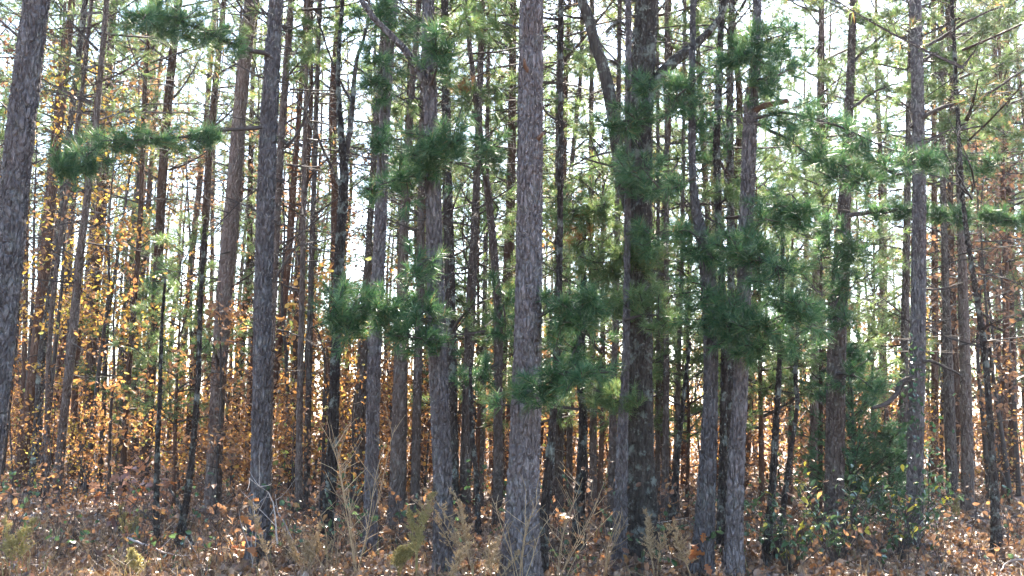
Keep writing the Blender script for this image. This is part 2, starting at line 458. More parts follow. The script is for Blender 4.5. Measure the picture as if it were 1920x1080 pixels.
def trunk_mesh(name, line, seg, fine_step, fine_top, coarse_step, mat, seed, relief=0.013, cell=0.06, flare=0.3, cut=False, aspect=2.6):
    """line: rows (x, y, z, radius) local to the base, going up"""
    line = np.asarray(line, dtype=float)
    L = spline(line, 0.05)
    s = np.concatenate([[0], np.cumsum(np.linalg.norm(np.diff(L[:, :3], axis=0), axis=1))])
    top = s[-1]
    ft = min(fine_top, top)
    ss = np.arange(0, ft, fine_step)
    if top > ft:
        ss = np.concatenate([ss, np.arange(ft, top, coarse_step)])
    ss = np.append(ss, top)
    C = np.stack([np.interp(ss, s, L[:, k]) for k in range(4)], -1)
    P, r = C[:, :3], np.maximum(C[:, 3], 0.004)
    r = r * (1 + flare * np.exp(-np.maximum(ss - 0.15, 0) / 0.22))
    T = np.gradient(P, axis=0); T /= np.linalg.norm(T, axis=1)[:, None]
    A = np.cross(T, np.array([0, 1.0, 0])); A /= np.linalg.norm(A, axis=1)[:, None]
    B = np.cross(T, A)
    th = np.arange(seg) / seg * 2 * math.pi
    TH, SS = np.meshgrid(th, ss)
    R = np.repeat(r[:, None], seg, 1)
    rm = float(np.median(r[:max(2, len(r) // 2)]))
    # slow swelling of the stem and buttresses at its foot
    R = R * (1 + 0.035 * np.sin(2 * TH + SS * 0.9 + seed) + 0.025 * np.sin(3 * TH - SS * 1.7 + seed * 2)
             + 0.10 * np.exp(-SS / 0.25) * np.sin(5 * TH + seed * 3))
    if relief > 0:
        nu = max(6, int(round(2 * math.pi * rm / cell)))
        wob = 0.35 * np.sin(SS * 5.3 + 2 * np.sin(TH + seed) + seed) + 0.25 * np.sin(SS * 13 + 2 * np.sin(2 * TH))
        e, c = plates(TH / (2 * math.pi) * nu + 0.25 * wob, SS / (cell * aspect) + 0.2 * wob, nu, seed)
        e2, c2 = plates(TH / (2 * math.pi) * nu * 2 + 0.3 * wob, SS / (cell * aspect * 0.45), nu * 2, seed + 5)
        h = np.clip(e / 0.20, 0, 1) ** 0.8; h2 = np.clip(e2 / 0.3, 0, 1)
        R = R + relief * (h * (0.75 + 0.5 * c) - 1.0) + relief * 0.5 * (h2 * (0.6 + 0.8 * c2) - 0.8)
    V = P[:, None, :] + R[..., None] * (A[:, None, :] * np.cos(TH)[..., None] + B[:, None, :] * np.sin(TH)[..., None])
    n = len(ss)
    i = np.arange(n - 1)[:, None] * seg; j = np.arange(seg)[None, :]; k = (j + 1) % seg
    Q = np.stack([i + j, i + k, i + seg + k, i + seg + j], axis=-1).reshape(-1, 4)
    V = V.reshape(-1, 3)
    mb = MB()
    c0 = len(V); V = np.concatenate([V, P[-1:]])
    b = (n - 1) * seg
    mb.add(V, [(b + a, b + (a + 1) % seg, c0) for a in range(seg)], Q)
    return mb.mesh(name, [mat])


# ------------------------------------------------------------------ pine crowns (shared by many trees)
def pine_crown(seed, H=18.0, base=8.0, dead_from=3.5, rmax=2.05, n_live=46, n_dead=22, n_tuft=8, n_needle=16, nlen=0.20, nwid=0.013, mat='needle_far'):
    rng = np.random.default_rng(seed)
    mb = MB()
    pos, dirs = [], []
    az = rng.random() * 6.28
    for k in range(n_live):
        t = (k + rng.random()) / n_live
        z = base + (H - base) * t
        az += 2.4 + rng.normal() * 0.3
        Lb = rmax * (0.35 + 0.9 * (1 - t) ** 0.8) * (0.55 + 0.6 * rng.random()) * (0.6 + 0.4 * min(1, t / 0.12))
        el = math.radians(rng.uniform(-8, 22) + 32 * t)
        d = np.array([math.cos(az) * math.cos(el), math.sin(az) * math.cos(el), math.sin(el)])
        bend = rng.normal(size=3) * 0.18
        up = np.array([0, 0, 0.22])
        q = np.linspace(0, 1, 5)[:, None]
        line = np.array([0, 0, z]) + d * Lb * q + (bend + up) * Lb * q ** 2 * 0.5
        tube(mb, line, np.linspace(0.028, 0.006, 5) * (1.2 - 0.6 * t), 3, 1)
        nt = max(4, int(n_tuft * Lb / rmax * 1.5))
        for _ in range(nt):
            s = rng.uniform(0.3, 1.0)
            p0 = np.array([np.interp(s, q[:, 0], line[:, c]) for c in range(3)])
            dd = norm(d * 0.7 + rng.normal(size=3) * np.array([0.6, 0.6, 0.3]) + np.array([0, 0, 0.15]))
            p1 = p0 + dd * rng.uniform(0.12, 0.5) * (0.6 + 0.4 * Lb / rmax)
            tube(mb, [p0, p1], [0.006, 0.004], 3, 1)
            pos.append(p1); dirs.append(dd)
            if rng.random() < 0.6:
                dd2 = norm(dd + rng.normal(size=3) * 0.5)
                pos.append(p1 - dd * 0.1 + dd2 * 0.14); dirs.append(dd2)
    tufts(mb, np.array(pos), np.array(dirs), n_needle, nlen, nwid, 0, 0.95, 0.16, rng)
    for k in range(n_dead):
        z = rng.uniform(dead_from, base + 1.5)
        a = rng.random() * 6.28
        Lb = rng.uniform(0.4, 2.1); el = math.radians(rng.uniform(-18, 28))
        d = np.array([math.cos(a) * math.cos(el), math.sin(a) * math.cos(el), math.sin(el)])
        q = np.linspace(0, 1, 5)[:, None]
        line = np.array([0, 0, z]) + d * Lb * q + rng.normal(size=3) * 0.3 * Lb * q ** 2
        tube(mb, line, np.linspace(0.019, 0.004, 5), 3, 1)
        for _ in range(int(2 + 2.5 * Lb)):
            s = rng.uniform(0.3, 1); p0 = np.array([np.interp(s, q[:, 0], line[:, c]) for c in range(3)])
            dd = norm(d + rng.normal(size=3) * 0.7)
            tube(mb, [p0, p0 + dd * rng.uniform(0.15, 0.6)], [0.006, 0.003], 3, 1)
    return mb.mesh('pine_crown', [M[mat], M['twig']], smooth=False)


CROWN_MID = [pine_crown(100 + k, base=6.5 + k * 0.7, dead_from=2.2 + 0.4 * k, n_live=34, n_dead=26) for k in range(5)]
CROWN_FULL = [pine_crown(150 + k, base=4.2 + k * 0.8, dead_from=2.0 + 0.4 * k, n_live=54, n_dead=18, n_tuft=15, n_needle=18, nlen=0.17, nwid=0.012) for k in range(5)]
CROWN_THIN = [pine_crown(180 + k, base=7.5 + k, dead_from=3.0, n_live=22, n_dead=16, n_tuft=9, n_needle=14) for k in range(3)]
CROWN_NEAR = [pine_crown(200 + k, base=8.5 + k * 0.5, n_dead=0, n_tuft=7, n_live=24) for k in range(3)]

ANCHORS = []      # (pixel x of the base, short name) of trees that labels of far things refer to
BASES = []        # (x, y) of every trunk foot


def dir_matrix(d):
    q = Vector((0, 0, 1)).rotation_difference(Vector(d))
    return q


def make_tree(name, label, pts, height=18.0, mat='bark', crown='near', group=None, cat='pine tree', short=None, dmin=0.05, depth=None, stop=False, relief=None, seed=None, hide_base=False):
    """pts: (pixel x, pixel y, pixel width) from the foot upwards. Foot stands on the ground, the rest rises in the same vertical plane."""
    seed = seed if seed is not None else len(BASES) * 1.7 + 1
    b = on_ground(pts[0][0], pts[0][1])
    Y = b.y
    dist = (b - Vector((0, 0, CAM_H))).length
    rows = []
    for (x, y, w) in pts:
        p = at_depth(x, y, Y)
        rows.append((p.x - b.x, 0.0, p.z - b.z, max(w / 2 * (p - Vector((0, 0, CAM_H))).dot(FW) / FPX, dmin / 2)))
    rows[0] = (rows[0][0], 0, -0.12, rows[0][3])
    r = np.array(rows)
    if not stop:
        last, prev = r[-1], r[-2]
        slope = (last[0] - prev[0]) / max(last[2] - prev[2], 0.1)
        slope = max(-0.12, min(0.12, slope))
        rest = height - last[2]
        extra = []
        for q in (0.25, 0.5, 0.75, 1.0):
            extra.append((last[0] + slope * rest * q * (1 - 0.4 * q), 0.25 * math.sin(seed * 3 + 3 * q) * q, last[2] + rest * q, last[3] * (1 - 0.88 * q)))
        r = np.vstack([r, extra])
    root = thing(name, b, label, cat, group)
    near = dist < 16
    if mat == 'bark' and dist > 15.0:
        mat = 'bark_mid'
    mid = dist < 24
    vis = (b.y * 0.42 + 2.0)
    if near:
        me = trunk_mesh('trunk', r, (112 if r[0][3] > 0.14 else 84) if r[0][3] > 0.07 else 44, 0.016 if r[0][3] > 0.12 else 0.02, vis, 0.5, M[mat], seed,
                        relief=0.019 if relief is None else relief, cell=0.046)
    elif mid:
        me = trunk_mesh('trunk', r, 36, 0.05, vis, 0.6, M[mat], seed, relief=0.016 if relief is None else relief, cell=0.07)
    else:
        me = trunk_mesh('trunk', r, 14, 0.25, vis, 0.8, M[mat if mat != 'bark_mid' else 'bark_far'], seed, relief=0.0)
    new_obj('trunk', me, root)
    if crown:
        top = r[np.argmin(np.abs(r[:, 2] - height * 0.75))]
        d = Vector((top[0], top[1], top[2])).normalized()
        src = CROWN_NEAR if crown == 'near' else (CROWN_MID + CROWN_THIN)
        c = new_obj('crown', src[int(seed * 7) % len(src)], root)
        q = Matrix.Rotation(seed * 2.4, 4, 'Z')
        c.matrix_local = dir_matrix(d).to_matrix().to_4x4() @ q @ Matrix.Diagonal((0.95, 0.95, height / 18.0, 1))
    BASES.append((b.x, b.y))
    if short:
        ANCHORS.append((pts[0][0], short))
    root['foot_depth'] = Y
    return root


T = {}
# --- nearest row of stems
T['A'] = make_tree('pine_tree', 'stout grey pine leaning inward, cut off by the edge of the view', [(-58, 1078, 66), (-16, 760, 60), (12, 500, 57), (38, 250, 52), (69, 0, 46)], short='leaning edge pine')
T['B'] = make_tree('pine_tree', 'straight grey pine with two long needled boughs reaching over the orange undergrowth', [(484, 1056, 44), (487, 900, 37), (491, 700, 35), (495, 500, 34), (503, 250, 32), (518, 0, 26)], short='two-boughed pine')
T['C'] = make_tree('pine_tree', 'slim grey pine beside the forked oak, smooth pale stem above', [(694, 1046, 28), (697, 880, 26), (703, 640, 25), (712, 450, 23), (720, 250, 21), (735, 0, 20)], short='slim pale pine')
T['D'] = make_tree('pine_tree', 'pine with a thick slanting upper limb and a needle tuft on its stem', [(833, 1078, 38), (829, 900, 35), (820, 640, 34), (811, 330, 29), (806, 160, 26), (803, 0, 23)], short='slant-limbed pine')
T['E'] = make_tree('pine_tree', 'thickest nearest pine with scaly grey bark and two broken stubs', [(974, 1102, 70), (982, 900, 60), (989, 640, 53), (994, 300, 49), (997, 0, 44)], short='thick central pine', height=20)
T['N'] = make_tree('pine_tree', 'dark pine stem with a kink, thinning sharply above the kink', [(1314, 1078, 42), (1328, 850, 33), (1333, 690, 27), (1328, 520, 30), (1312, 430, 22), (1300, 350, 14), (1297, 200, 12), (1300, 0, 10)], short='kinked pine')
T['O'] = make_tree('pine_tree', 'pale grey pine with a sawn reddish limb stub high on its stem', [(1374, 1080, 38), (1380, 900, 32), (1389, 700, 28), (1400, 400, 26), (1408, 210, 26), (1417, 110, 18), (1420, 0, 15)], short='sawn-stub pine')
T['V'] = make_tree('pine_tree', 'upright grey pine behind the cedar, a green vine climbing its foot', [(1712, 1030, 32), (1716, 850, 29), (1721, 640, 28), (1723, 450, 26), (1722, 250, 24), (1716, 0, 22)], short='vine-footed pine')
T['M'] = make_tree('pine_tree', 'slender pale pine standing against the big dark oak', [(1160, 1056, 26), (1168, 800, 21), (1174, 640, 14), (1177, 250, 12), (1178, 0, 11)], short='slender oak-side pine')
T['K'] = make_tree('pine_snag', 'blackened crooked pine stem with lichen, broken off at mid height', [(1084, 1036, 26), (1087, 930, 20), (1093, 800, 17), (1090, 720, 16), (1090, 620, 15), (1094, 540, 13), (1086, 440, 12)], mat='dark_bark', crown=None, stop=True, short='blackened snag')
T['J2'] = make_tree('pine_tree', 'dark tilted young stem tucked behind the foot of the thickest pine', [(1012, 1090, 24), (1022, 960, 19), (1036, 800, 15), (1046, 640, 13), (1050, 400, 11), (1052, 100, 9)], mat='dark_bark', height=12)
# --- second row
T['F'] = make_tree('pine_tree', 'black lichen-spotted stem close behind the slant-limbed pine', [(852, 980, 24), (848, 800, 20), (846, 640, 20), (842, 450, 20), (838, 320, 18), (834, 0, 14)], mat='dark_bark', crown='mid')
T['G'] = make_tree('pine_tree', 'reddish brown pine stem midway between the two near grey stems', [(870, 978, 22), (876, 760, 20), (884, 540, 19), (892, 380, 14), (905, 0, 11)], crown='mid')
T['H'] = make_tree('pine_tree', 'slim pine bowing sideways in its upper half near the thickest pine', [(934, 988, 20), (934, 760, 17), (934, 600, 16), (930, 520, 15), (917, 380, 13), (905, 290, 12), (890, 170, 10), (872, 0, 9)], crown='mid')
T['I'] = make_tree('oak_sapling', 'thin dark leaning sapling stem in front of the reddish pine', [(899, 1012, 11), (893, 900, 9), (884, 790, 8), (882, 680, 6)], mat='dark_bark', crown=None, stop=True, cat='sapling', dmin=0.03)
T['J'] = make_tree('pine_tree', 'brown pine stem showing just past the thickest pine', [(1042, 972, 26), (1046, 760, 24), (1048, 500, 17), (1048, 250, 13), (1052, 0, 11)], crown='mid')
T['P'] = make_tree('pine_tree', 'dim pine stem squeezed between the kinked and sawn-stub pines', [(1350, 1036, 16), (1356, 800, 14), (1357, 600, 13), (1344, 300, 13), (1354, 0, 11)], mat='dark_bark', crown='mid')  # darker bark stands in for the shade on this stem
T['Q'] = make_tree('pine_tree', 'shadowed pine stem just behind the sawn-stub pine', [(1366, 1000, 13), (1370, 700, 13), (1370, 400, 14), (1368, 200, 14), (1372, 0, 12)], mat='dark_bark', crown='mid')  # its shadow is put into the colour by the darker bark
T['T'] = make_tree('pine_tree', 'pine rising out of the cedar with one long level needled bough', [(1562, 1012, 36), (1566, 800, 34), (1570, 640, 33), (1580, 430, 26), (1590, 250, 18), (1600, 0, 13)], short='level-boughed pine')
T['U'] = make_tree('pine_tree', 'narrow pine stem twinned with the vine-footed pine', [(1690, 985, 17), (1695, 700, 16), (1700, 450, 14), (1703, 250, 11), (1710, 0, 9)], crown='mid')
T['l'] = make_tree('pine_tree', 'broad brown-grey pine sloping beside the two-boughed pine', [(398, 962, 32), (406, 780, 29), (417, 600, 29), (436, 380, 28), (448, 230, 26), (470, 0, 24)], crown='mid', short='sloping brown pine')
T['n'] = make_tree('pine_tree', 'slim pine crossing close behind the two-boughed pine', [(500, 1000, 18), (506, 700, 15), (514, 520, 14), (527, 270, 14), (546, 0, 12)], crown='mid')
T['h'] = make_tree('pine_tree', 'straight dark pine rising over the yellow leaves', [(224, 862, 24), (234, 640, 22), (252, 500, 21), (271, 250, 20), (298, 0, 15)], crown='mid', short='dark yellow-leaf pine')
T['i'] = make_tree('pine_tree', 'bluish grey pine next to the straight dark pine', [(270, 925, 20), (284, 700, 18), (296, 500, 17), (310, 250, 17), (335, 0, 14)], crown='mid')
T['a'] = make_tree('pine_tree', 'brown pine leaning steeply beside the leaning edge pine', [(34, 916, 30), (60, 720, 20), (84, 500, 20), (96, 380, 18), (120, 150, 15), (135, 0, 13)], crown='mid')
T['b'] = make_tree('pine_tree', 'grey mottled stem, first past the steeply leaning brown pine', [(62, 932, 20), (72, 780, 16), (81, 640, 14), (110, 450, 13), (130, 250, 12), (160, 0, 10)], mat='dark_bark', crown='mid')
T['c'] = make_tree('pine_tree', 'thin brown stem paired with the grey mottled stem', [(90, 942, 13), (90, 720, 10), (104, 520, 9), (150, 200, 8), (172, 0, 7)], crown='mid')
T['e'] = make_tree('pine_tree', 'dark slanting stem among the rusty leaves of the sapling patch', [(104, 950, 20), (118, 800, 17), (136, 640, 17), (150, 480, 14), (178, 250, 12), (200, 0, 10)], crown='mid')
T['f'] = make_tree('pine_tree', 'near-black narrow stem next to the dark slanting stem', [(134, 898, 16), (140, 760, 13), (146, 640, 10), (158, 400, 11), (190, 120, 9), (205, 0, 8)], crown='mid')
T['g'] = make_tree('pine_tree', 'purplish brown pine behind the rusty leafed saplings', [(156, 894, 24), (168, 720, 20), (176, 600, 19), (190, 350, 15), (214, 0, 12)], crown='mid')
T['j'] = make_tree('oak_sapling', 'thin upright sapling stem rooted in the sunlit leaf litter', [(296, 1042, 12), (294, 900, 11), (300, 740, 8), (303, 620, 6), (310, 520, 4)], mat='dark_bark', crown=None, stop=True, cat='sapling', dmin=0.03)
T['k'] = make_tree('oak_sapling', 'leaning dark sapling with a forked foot before the sloping brown pine', [(328, 1036, 16), (346, 960, 14), (360, 860, 12), (372, 700, 10), (376, 560, 8), (384, 420, 6)], mat='dark_bark', crown=None, stop=True, cat='sapling', dmin=0.03)
T['m'] = make_tree('pine_tree', 'slanting pine seen between the bluish grey and the sloping pines', [(352, 905, 20), (366, 680, 18), (380, 500, 15), (394, 270, 13), (420, 0, 10)], crown='mid')
T['m2'] = make_tree('pine_tree', 'thin slanting pine touching the slanting pine before the bright gap', [(330, 880, 14), (346, 640, 12), (360, 480, 11), (384, 250, 10), (404, 0, 9)], crown='mid')
T['o'] = make_tree('pine_tree', 'dim brown pine, first beyond the two-boughed pine', [(560, 980, 15), (562, 760, 13), (566, 560, 11), (571, 300, 9), (578, 0, 8)], crown='mid')
T['p'] = make_tree('pine_tree', 'dim brown pine pressed up to a twin among orange leaves', [(575, 966, 13), (578, 760, 12), (584, 500, 10), (592, 250, 9), (600, 0, 8)], crown='mid')
T['s'] = make_tree('pine_tree', 'dark brown pine half hidden by the slim pale pine', [(668, 950, 24), (676, 760, 22), (688, 520, 14), (704, 250, 10), (722, 0, 9)], crown='mid')
T['t'] = make_tree('pine_tree', 'wide reddish brown pine beyond the slim pale pine', [(744, 988, 32), (749, 780, 29), (754, 540, 20), (768, 230, 13), (786, 0, 10)], crown='mid', short='wide reddish pine')
T['u'] = make_tree('pine_tree', 'reddish pine alongside the slant-limbed pine, yellow leaf at its flank', [(777, 986, 18), (782, 760, 17), (788, 540, 15), (790, 300, 12), (798, 0, 9)], crown='mid')
T['v'] = make_tree('pine_tree', 'thin tan stem beside the bowing slim pine', [(900, 948, 13), (906, 740, 11), (910, 500, 9), (914, 200, 8), (918, 0, 7)], crown='mid')
T['x1'] = make_tree('pine_tree', 'narrow brown stem between the thickest pine and the blackened snag', [(1067, 962, 13), (1068, 720, 11), (1066, 400, 9), (1088, 150, 8), (1092, 0, 7)], crown='mid')
T['x2'] = make_tree('pine_tree', 'narrow shaded stem just past the blackened snag', [(1112, 972, 16), (1112, 720, 13), (1108, 500, 10), (1110, 0, 8)], crown='mid')
T['x3'] = make_tree('pine_tree', 'dark stem directly before the slender oak-side pine', [(1146, 996, 17), (1150, 760, 14), (1156, 500, 11), (1162, 0, 8)], crown='mid')
T['y1'] = make_tree('pine_tree', 'slim reddish stem just past the big dark oak', [(1246, 986, 15), (1249, 760, 12), (1250, 500, 10), (1250, 0, 8)], crown='mid')
T['y2'] = make_tree('pine_tree', 'thin reddish stem touching the edge of the big dark oak', [(1232, 968, 11), (1234, 740, 9), (1234, 400, 7), (1232, 0, 6)], crown='mid')
T['y3'] = make_tree('oak_sapling', 'dark slanting sapling stem midway between oak and kinked pine', [(1254, 1018, 14), (1270, 860, 11), (1280, 760, 8), (1294, 640, 6)], mat='dark_bark', crown=None, stop=True, cat='sapling', dmin=0.03)
T['y4'] = make_tree('pine_tree', 'thin stem against the bright gap before the kinked pine', [(1266, 975, 13), (1272, 700, 9), (1279, 450, 8), (1284, 0, 6)], crown='mid')
T['R'] = make_tree('oak_sapling', 'dark sapling stem leaning away from the sawn-stub pine', [(1434, 1060, 16), (1450, 880, 14), (1461, 690, 10), (1466, 560, 8), (1468, 380, 6)], mat='dark_bark', crown=None, stop=True, cat='sapling', dmin=0.03)
T['S'] = make_tree('oak_sapling', 'crooked thin sapling stem winding up beside the cedar', [(1452, 1052, 13), (1472, 930, 10), (1480, 860, 9), (1494, 770, 8), (1492, 690, 7), (1500, 560, 5)], mat='dark_bark', crown=None, stop=True, cat='sapling', dmin=0.03)
T['W0'] = make_tree('pine_tree', 'narrow dim pine between sawn-stub pine and level-boughed pine', [(1526, 960, 18), (1528, 640, 15), (1532, 400, 12), (1540, 0, 9)], crown='mid')
T['W1'] = make_tree('pine_tree', 'thin brown stem first beyond the vine-footed pine', [(1752, 930, 15), (1753, 640, 13), (1752, 400, 11), (1750, 0, 9)], crown='mid')
T['W'] = make_tree('pine_tree', 'red-brown pine standing in the russet thicket', [(1786, 950, 22), (1780, 760, 20), (1772, 500, 13), (1766, 250, 11), (1762, 0, 9)], crown='mid', short='red-brown thicket pine')
T['X'] = make_tree('pine_tree', 'brown pine with a spray of orange leaves across its stem', [(1815, 962, 24), (1812, 780, 21), (1806, 560, 19), (1797, 280, 13), (1776, 0, 11)], crown='mid')
T['Y'] = make_tree('pine_tree', 'thin bowed stem tilting out of the russet thicket', [(1870, 1044, 21), (1860, 850, 13), (1846, 660, 12), (1822, 500, 10), (1806, 380, 8), (1795, 200, 6)], mat='dark_bark', height=12, crown='mid')
T['Z'] = make_tree('pine_tree', 'dark upright stem near the far edge of the russet thicket', [(1900, 912, 17), (1897, 700, 15), (1892, 450, 12), (1886, 0, 9)], crown='mid')
T['Z2'] = make_tree('pine_tree', 'violet-edged thin stem beside the dark upright thicket stem', [(1876, 905, 12), (1872, 640, 10), (1870, 400, 9), (1864, 0, 8)], crown='mid')

# --- the big dark oak and the lichen-spotted forked oak
T['L'] = make_tree('oak_tree', 'massive dark furrowed oak trunk with a mossy flared foot', [(1204, 1042, 66), (1202, 940, 56), (1199, 700, 49), (1203, 250, 41), (1210, 60, 42), (1216, -60, 34), (1220, -200, 24)], mat='oak_bark', crown=None, stop=True, cat='oak tree', short='big dark oak', relief=0.028)
T['r'] = make_tree('oak_tree', 'grey lichen-spotted oak that forks against the bright sky', [(610, 1024, 26), (622, 860, 22), (630, 640, 18), (637, 480, 18), (645, 330, 17), (640, 260, 12), (634, 140, 8), (642, 0, 5)], mat='dark_bark', crown=None, stop=True, cat='oak tree', short='forked oak')


def px_line(tree, pts, dz0=0.0, dz1=0.0):
    """pixel polyline at the depth of a tree (plus an offset towards or away from the camera), in the tree's own space"""
    Y = tree['foot_depth']; n = len(pts); out = []
    for k, p in enumerate(pts):
        q = at_depth(p[0], p[1], Y + dz0 + (dz1 - dz0) * k / max(n - 1, 1)) - tree.location
        out.append((q.x, q.y, q.z))
    return np.array(out)


def limb(tree, pts, dz=0.0, mat='bark', name='limb', label=None, cap=True):
    """visible bare limb or stub: pts (px, py, width px)"""
    Y = tree['foot_depth']
    c = px_line(tree, pts, 0, dz)
    rad = np.array([p[2] / 2 * Y / FPX for p in pts])
    l = spline(np.column_stack([c, rad]), 0.06)
    l[:, :3] += np.cumsum(RNG.normal(size=(len(l), 3)) * 0.004, axis=0)
    mb = MB()
    tube(mb, l[:, :3], np.maximum(l[:, 3], 0.003), 10, 0, cap)
    o = new_obj(name, mb.mesh(name, [M[mat]]), tree)
    if label: o['label'] = label
    return o


limb(T['L'], [(1188, 420, 22), (1168, 330, 26), (1160, 240, 25), (1146, 150, 24), (1122, 60, 21), (1098, -30, 18)], -0.2, 'oak_bark')
limb(T['L'], [(1205, 200, 18), (1240, 145, 24), (1275, 110, 22), (1310, 85, 17), (1350, 40, 12), (1370, -20, 8)], -0.2, 'oak_bark')
limb(T['L'], [(1138, 60, 8), (1165, 40, 7), (1190, 70, 5), (1178, 90, 3)], -0.3, 'oak_bark')
limb(T['L'], [(1116, 38, 7), (1080, 32, 5), (1020, 26, 3)], -0.3, 'oak_bark')
limb(T['D'], [(806, 190, 12), (790, 145, 17), (765, 105, 15), (735, 70, 13), (705, 40, 12), (672, 0, 10)], -0.25, 'bark')
limb(T['r'], [(644, 335, 10), (656, 250, 11), (664, 180, 10), (672, 110, 7), (690, 60, 6), (700, -10, 4)], 0.2, 'dark_bark')
limb(T['r'], [(660, 190, 6), (640, 150, 5), (620, 90, 4), (600, 30, 3)], 0.2, 'dark_bark')
limb(T['r'], [(640, 350, 7), (610, 280, 5), (580, 215, 4), (560, 180, 3)], -0.2, 'dark_bark')
limb(T['O'], [(1408, 212, 12), (1432, 198, 12), (1458, 191, 11), (1480, 188, 9)], -0.35, 'cut_wood', 'limb_stub', 'short sawn limb of weathered reddish wood')
limb(T['E'], [(1000, 148, 11), (992, 138, 10), (984, 126, 8), (981, 112, 4)], -0.22, 'cut_wood', 'limb_stub', 'curved broken stub of reddish wood')
limb(T['E'], [(1000, 270, 9), (1008, 260, 9), (1017, 250, 5)], -0.2, 'cut_wood', 'limb_stub', 'short broken stub of reddish wood')
limb(T['k'], [(345, 985, 9), (352, 1000, 8), (362, 1018, 8), (364, 1045, 9)], -0.2, 'dark_bark')
limb(T['k'], [(346, 972, 7), (330, 940, 6), (316, 915, 4)], 0.1, 'dark_bark')
limb(T['V'], [(1715, 708, 9), (1692, 715, 10), (1678, 742, 9), (1660, 758, 8), (1634, 764, 6)], -0.4, 'twig', 'limb', 'dark crooked dead limb')
limb(T['V'], [(1712, 688, 7), (1740, 676, 6), (1775, 690, 5), (1800, 705, 3)], -0.3, 'twig')
limb(T['V'], [(1705, 238, 8), (1760, 205, 8), (1815, 188, 6), (1860, 170, 5), (1920, 130, 3)], -0.4, 'twig')
limb(T['V'], [(1728, 92, 7), (1780, 60, 6), (1830, 30, 4), (1880, 10, 3)], -0.3, 'twig')
limb(T['A'], [(45, 78, 6), (25, 62, 5), (0, 40, 4)], -0.1, 'twig')
limb(T['A'], [(52, 180, 5), (40, 170, 4), (30, 165, 3)], -0.15, 'twig')
limb(T['n'], [(520, 290, 6), (560, 245, 5), (580, 170, 4), (600, 130, 3)], -0.2, 'twig')
limb(T['B'], [(512, 530, 5), (560, 460, 4), (600, 470, 3), (640, 474, 2)], -0.3, 'twig')


# ------------------------------------------------------------------ needled boughs on the near pines
def bough(tree, start, blobs, dz=(-0.2, -0.6), mat='needle', w0=7, dens=1.0, nlen=0.125, label=None):
    """a branch from pixel start through the blobs (cx, cy, rx, ry in px); needles as its child"""
    Y = tree['foot_depth']
    pts = [start] + [(b[0], b[1]) for b in blobs]
    c = px_line(tree, pts, 0.0 if abs(dz[0]) < 0.05 else dz[0] * 0.3, dz[1])
    l = spline(c, 0.06)
    l += np.cumsum(RNG.normal(size=l.shape) * 0.006, axis=0)
    mb = MB()
    tube(mb, l, np.linspace(w0 / 2 * Y / FPX, 0.004, len(l)), 6, 0, True)
    nb = MB()
    pos, dirs = [], []
    B = np.array([(c[k + 1][0], c[k + 1][1], c[k + 1][2], bb[2] * Y / FPX, bb[3] * Y / FPX) for k, bb in enumerate(blobs)])
    for k, (cx, cy, rx, ry) in enumerate(blobs):
        n = int(max(6, max(rx * ry, 260) / 34.0 * dens * (Y / 11.0) ** 0.6))
        # clumps of tufts on side twigs
        ntw = max(4, n // 3)
        for _ in range(ntw):
            u = min(max(k + RNG.uniform(-0.5, 0.5), 0), len(blobs) - 1)
            cen = np.array([np.interp(u, np.arange(len(blobs)), B[:, q]) for q in range(3)])
            sx, sz = (float(np.interp(u, np.arange(len(blobs)), B[:, q])) for q in (3, 4))
            off = RNG.normal(size=3) * np.array([sx, max(sx, sz) * 0.8, sz]) * (0.6 if dens > 1.2 else 0.66)
            tgt = cen + off
            j = int(np.argmin(((l - (cen + off * 0.35)) ** 2).sum(1)))
            p0 = l[j]
            midp = (p0 + tgt) / 2 + RNG.normal(size=3) * 0.04 + np.array([0, 0, -0.03])
            tube(mb, spline(np.array([p0, midp, tgt]), 0.08), 0.005, 4, 0)
            dd = norm(tgt - midp + np.array([0, 0, 0.04]))
            m = max(2, int(n / ntw))
            for _ in range(m):
                d2 = norm(dd + RNG.normal(size=3) * 0.6 + np.array([0, 0, 0.15]))
                pos.append(tgt - dd * RNG.uniform(0, 0.18) + d2 * RNG.uniform(0.03, 0.14)); dirs.append(d2)
    if len(pos):
        tufts(nb, np.array(pos), np.array(dirs), 42, nlen * 1.15, 0.0062 * max(1, (Y / 11.0) ** 0.5), 0, 0.95, 0.10)
    br = new_obj('branch', mb.mesh('branch', [M['twig']]), tree)
    if len(pos):
        new_obj('needles', nb.mesh('needles', [M[mat]], smooth=False), br)
    if label: br['label'] = label
    return br


bough(T['B'], (492, 238), [(400, 246, 12, 6), (350, 252, 45, 13), (280, 255, 45, 15), (210, 258, 40, 14), (165, 290, 30, 18), (120, 305, 35, 22)], (-0.3, -1.2), w0=8, dens=2.0)
bough(T['B'], (506, 104), [(440, 82, 12, 6), (375, 55, 40, 16), (320, 35, 55, 24), (262, 26, 40, 20)], (-0.3, -1.0), w0=10, dens=1.7)
bough(T['C'], (722, 210), [(718, 150, 32, 42), (708, 100, 36, 28)], (-0.4, -0.6), dens=0.9)
bough(T['C'], (728, 70), [(710, 40, 50, 30), (690, 14, 45, 20)], (-0.2, -0.3))
bough(T['C'], (716, 330), [(716, 300, 18, 50), (722, 250, 18, 30)], (-0.5, -0.4), dens=0.7)
bough(T['D'], (806, 325), [(800, 300, 40, 30), (816, 258, 55, 30), (850, 270, 40, 30)], (-0.5, -0.6), w0=12, dens=1.25)
bough(T['D'], (800, 335), [(765, 330, 40, 40), (720, 345, 30, 16), (690, 352, 20, 10)], (-0.3, -0.3), w0=8, dens=0.8)
bough(T['D'], (806, 160), [(822, 120, 32, 45), (815, 70, 22, 25)], (-0.5, -0.6), dens=0.9)
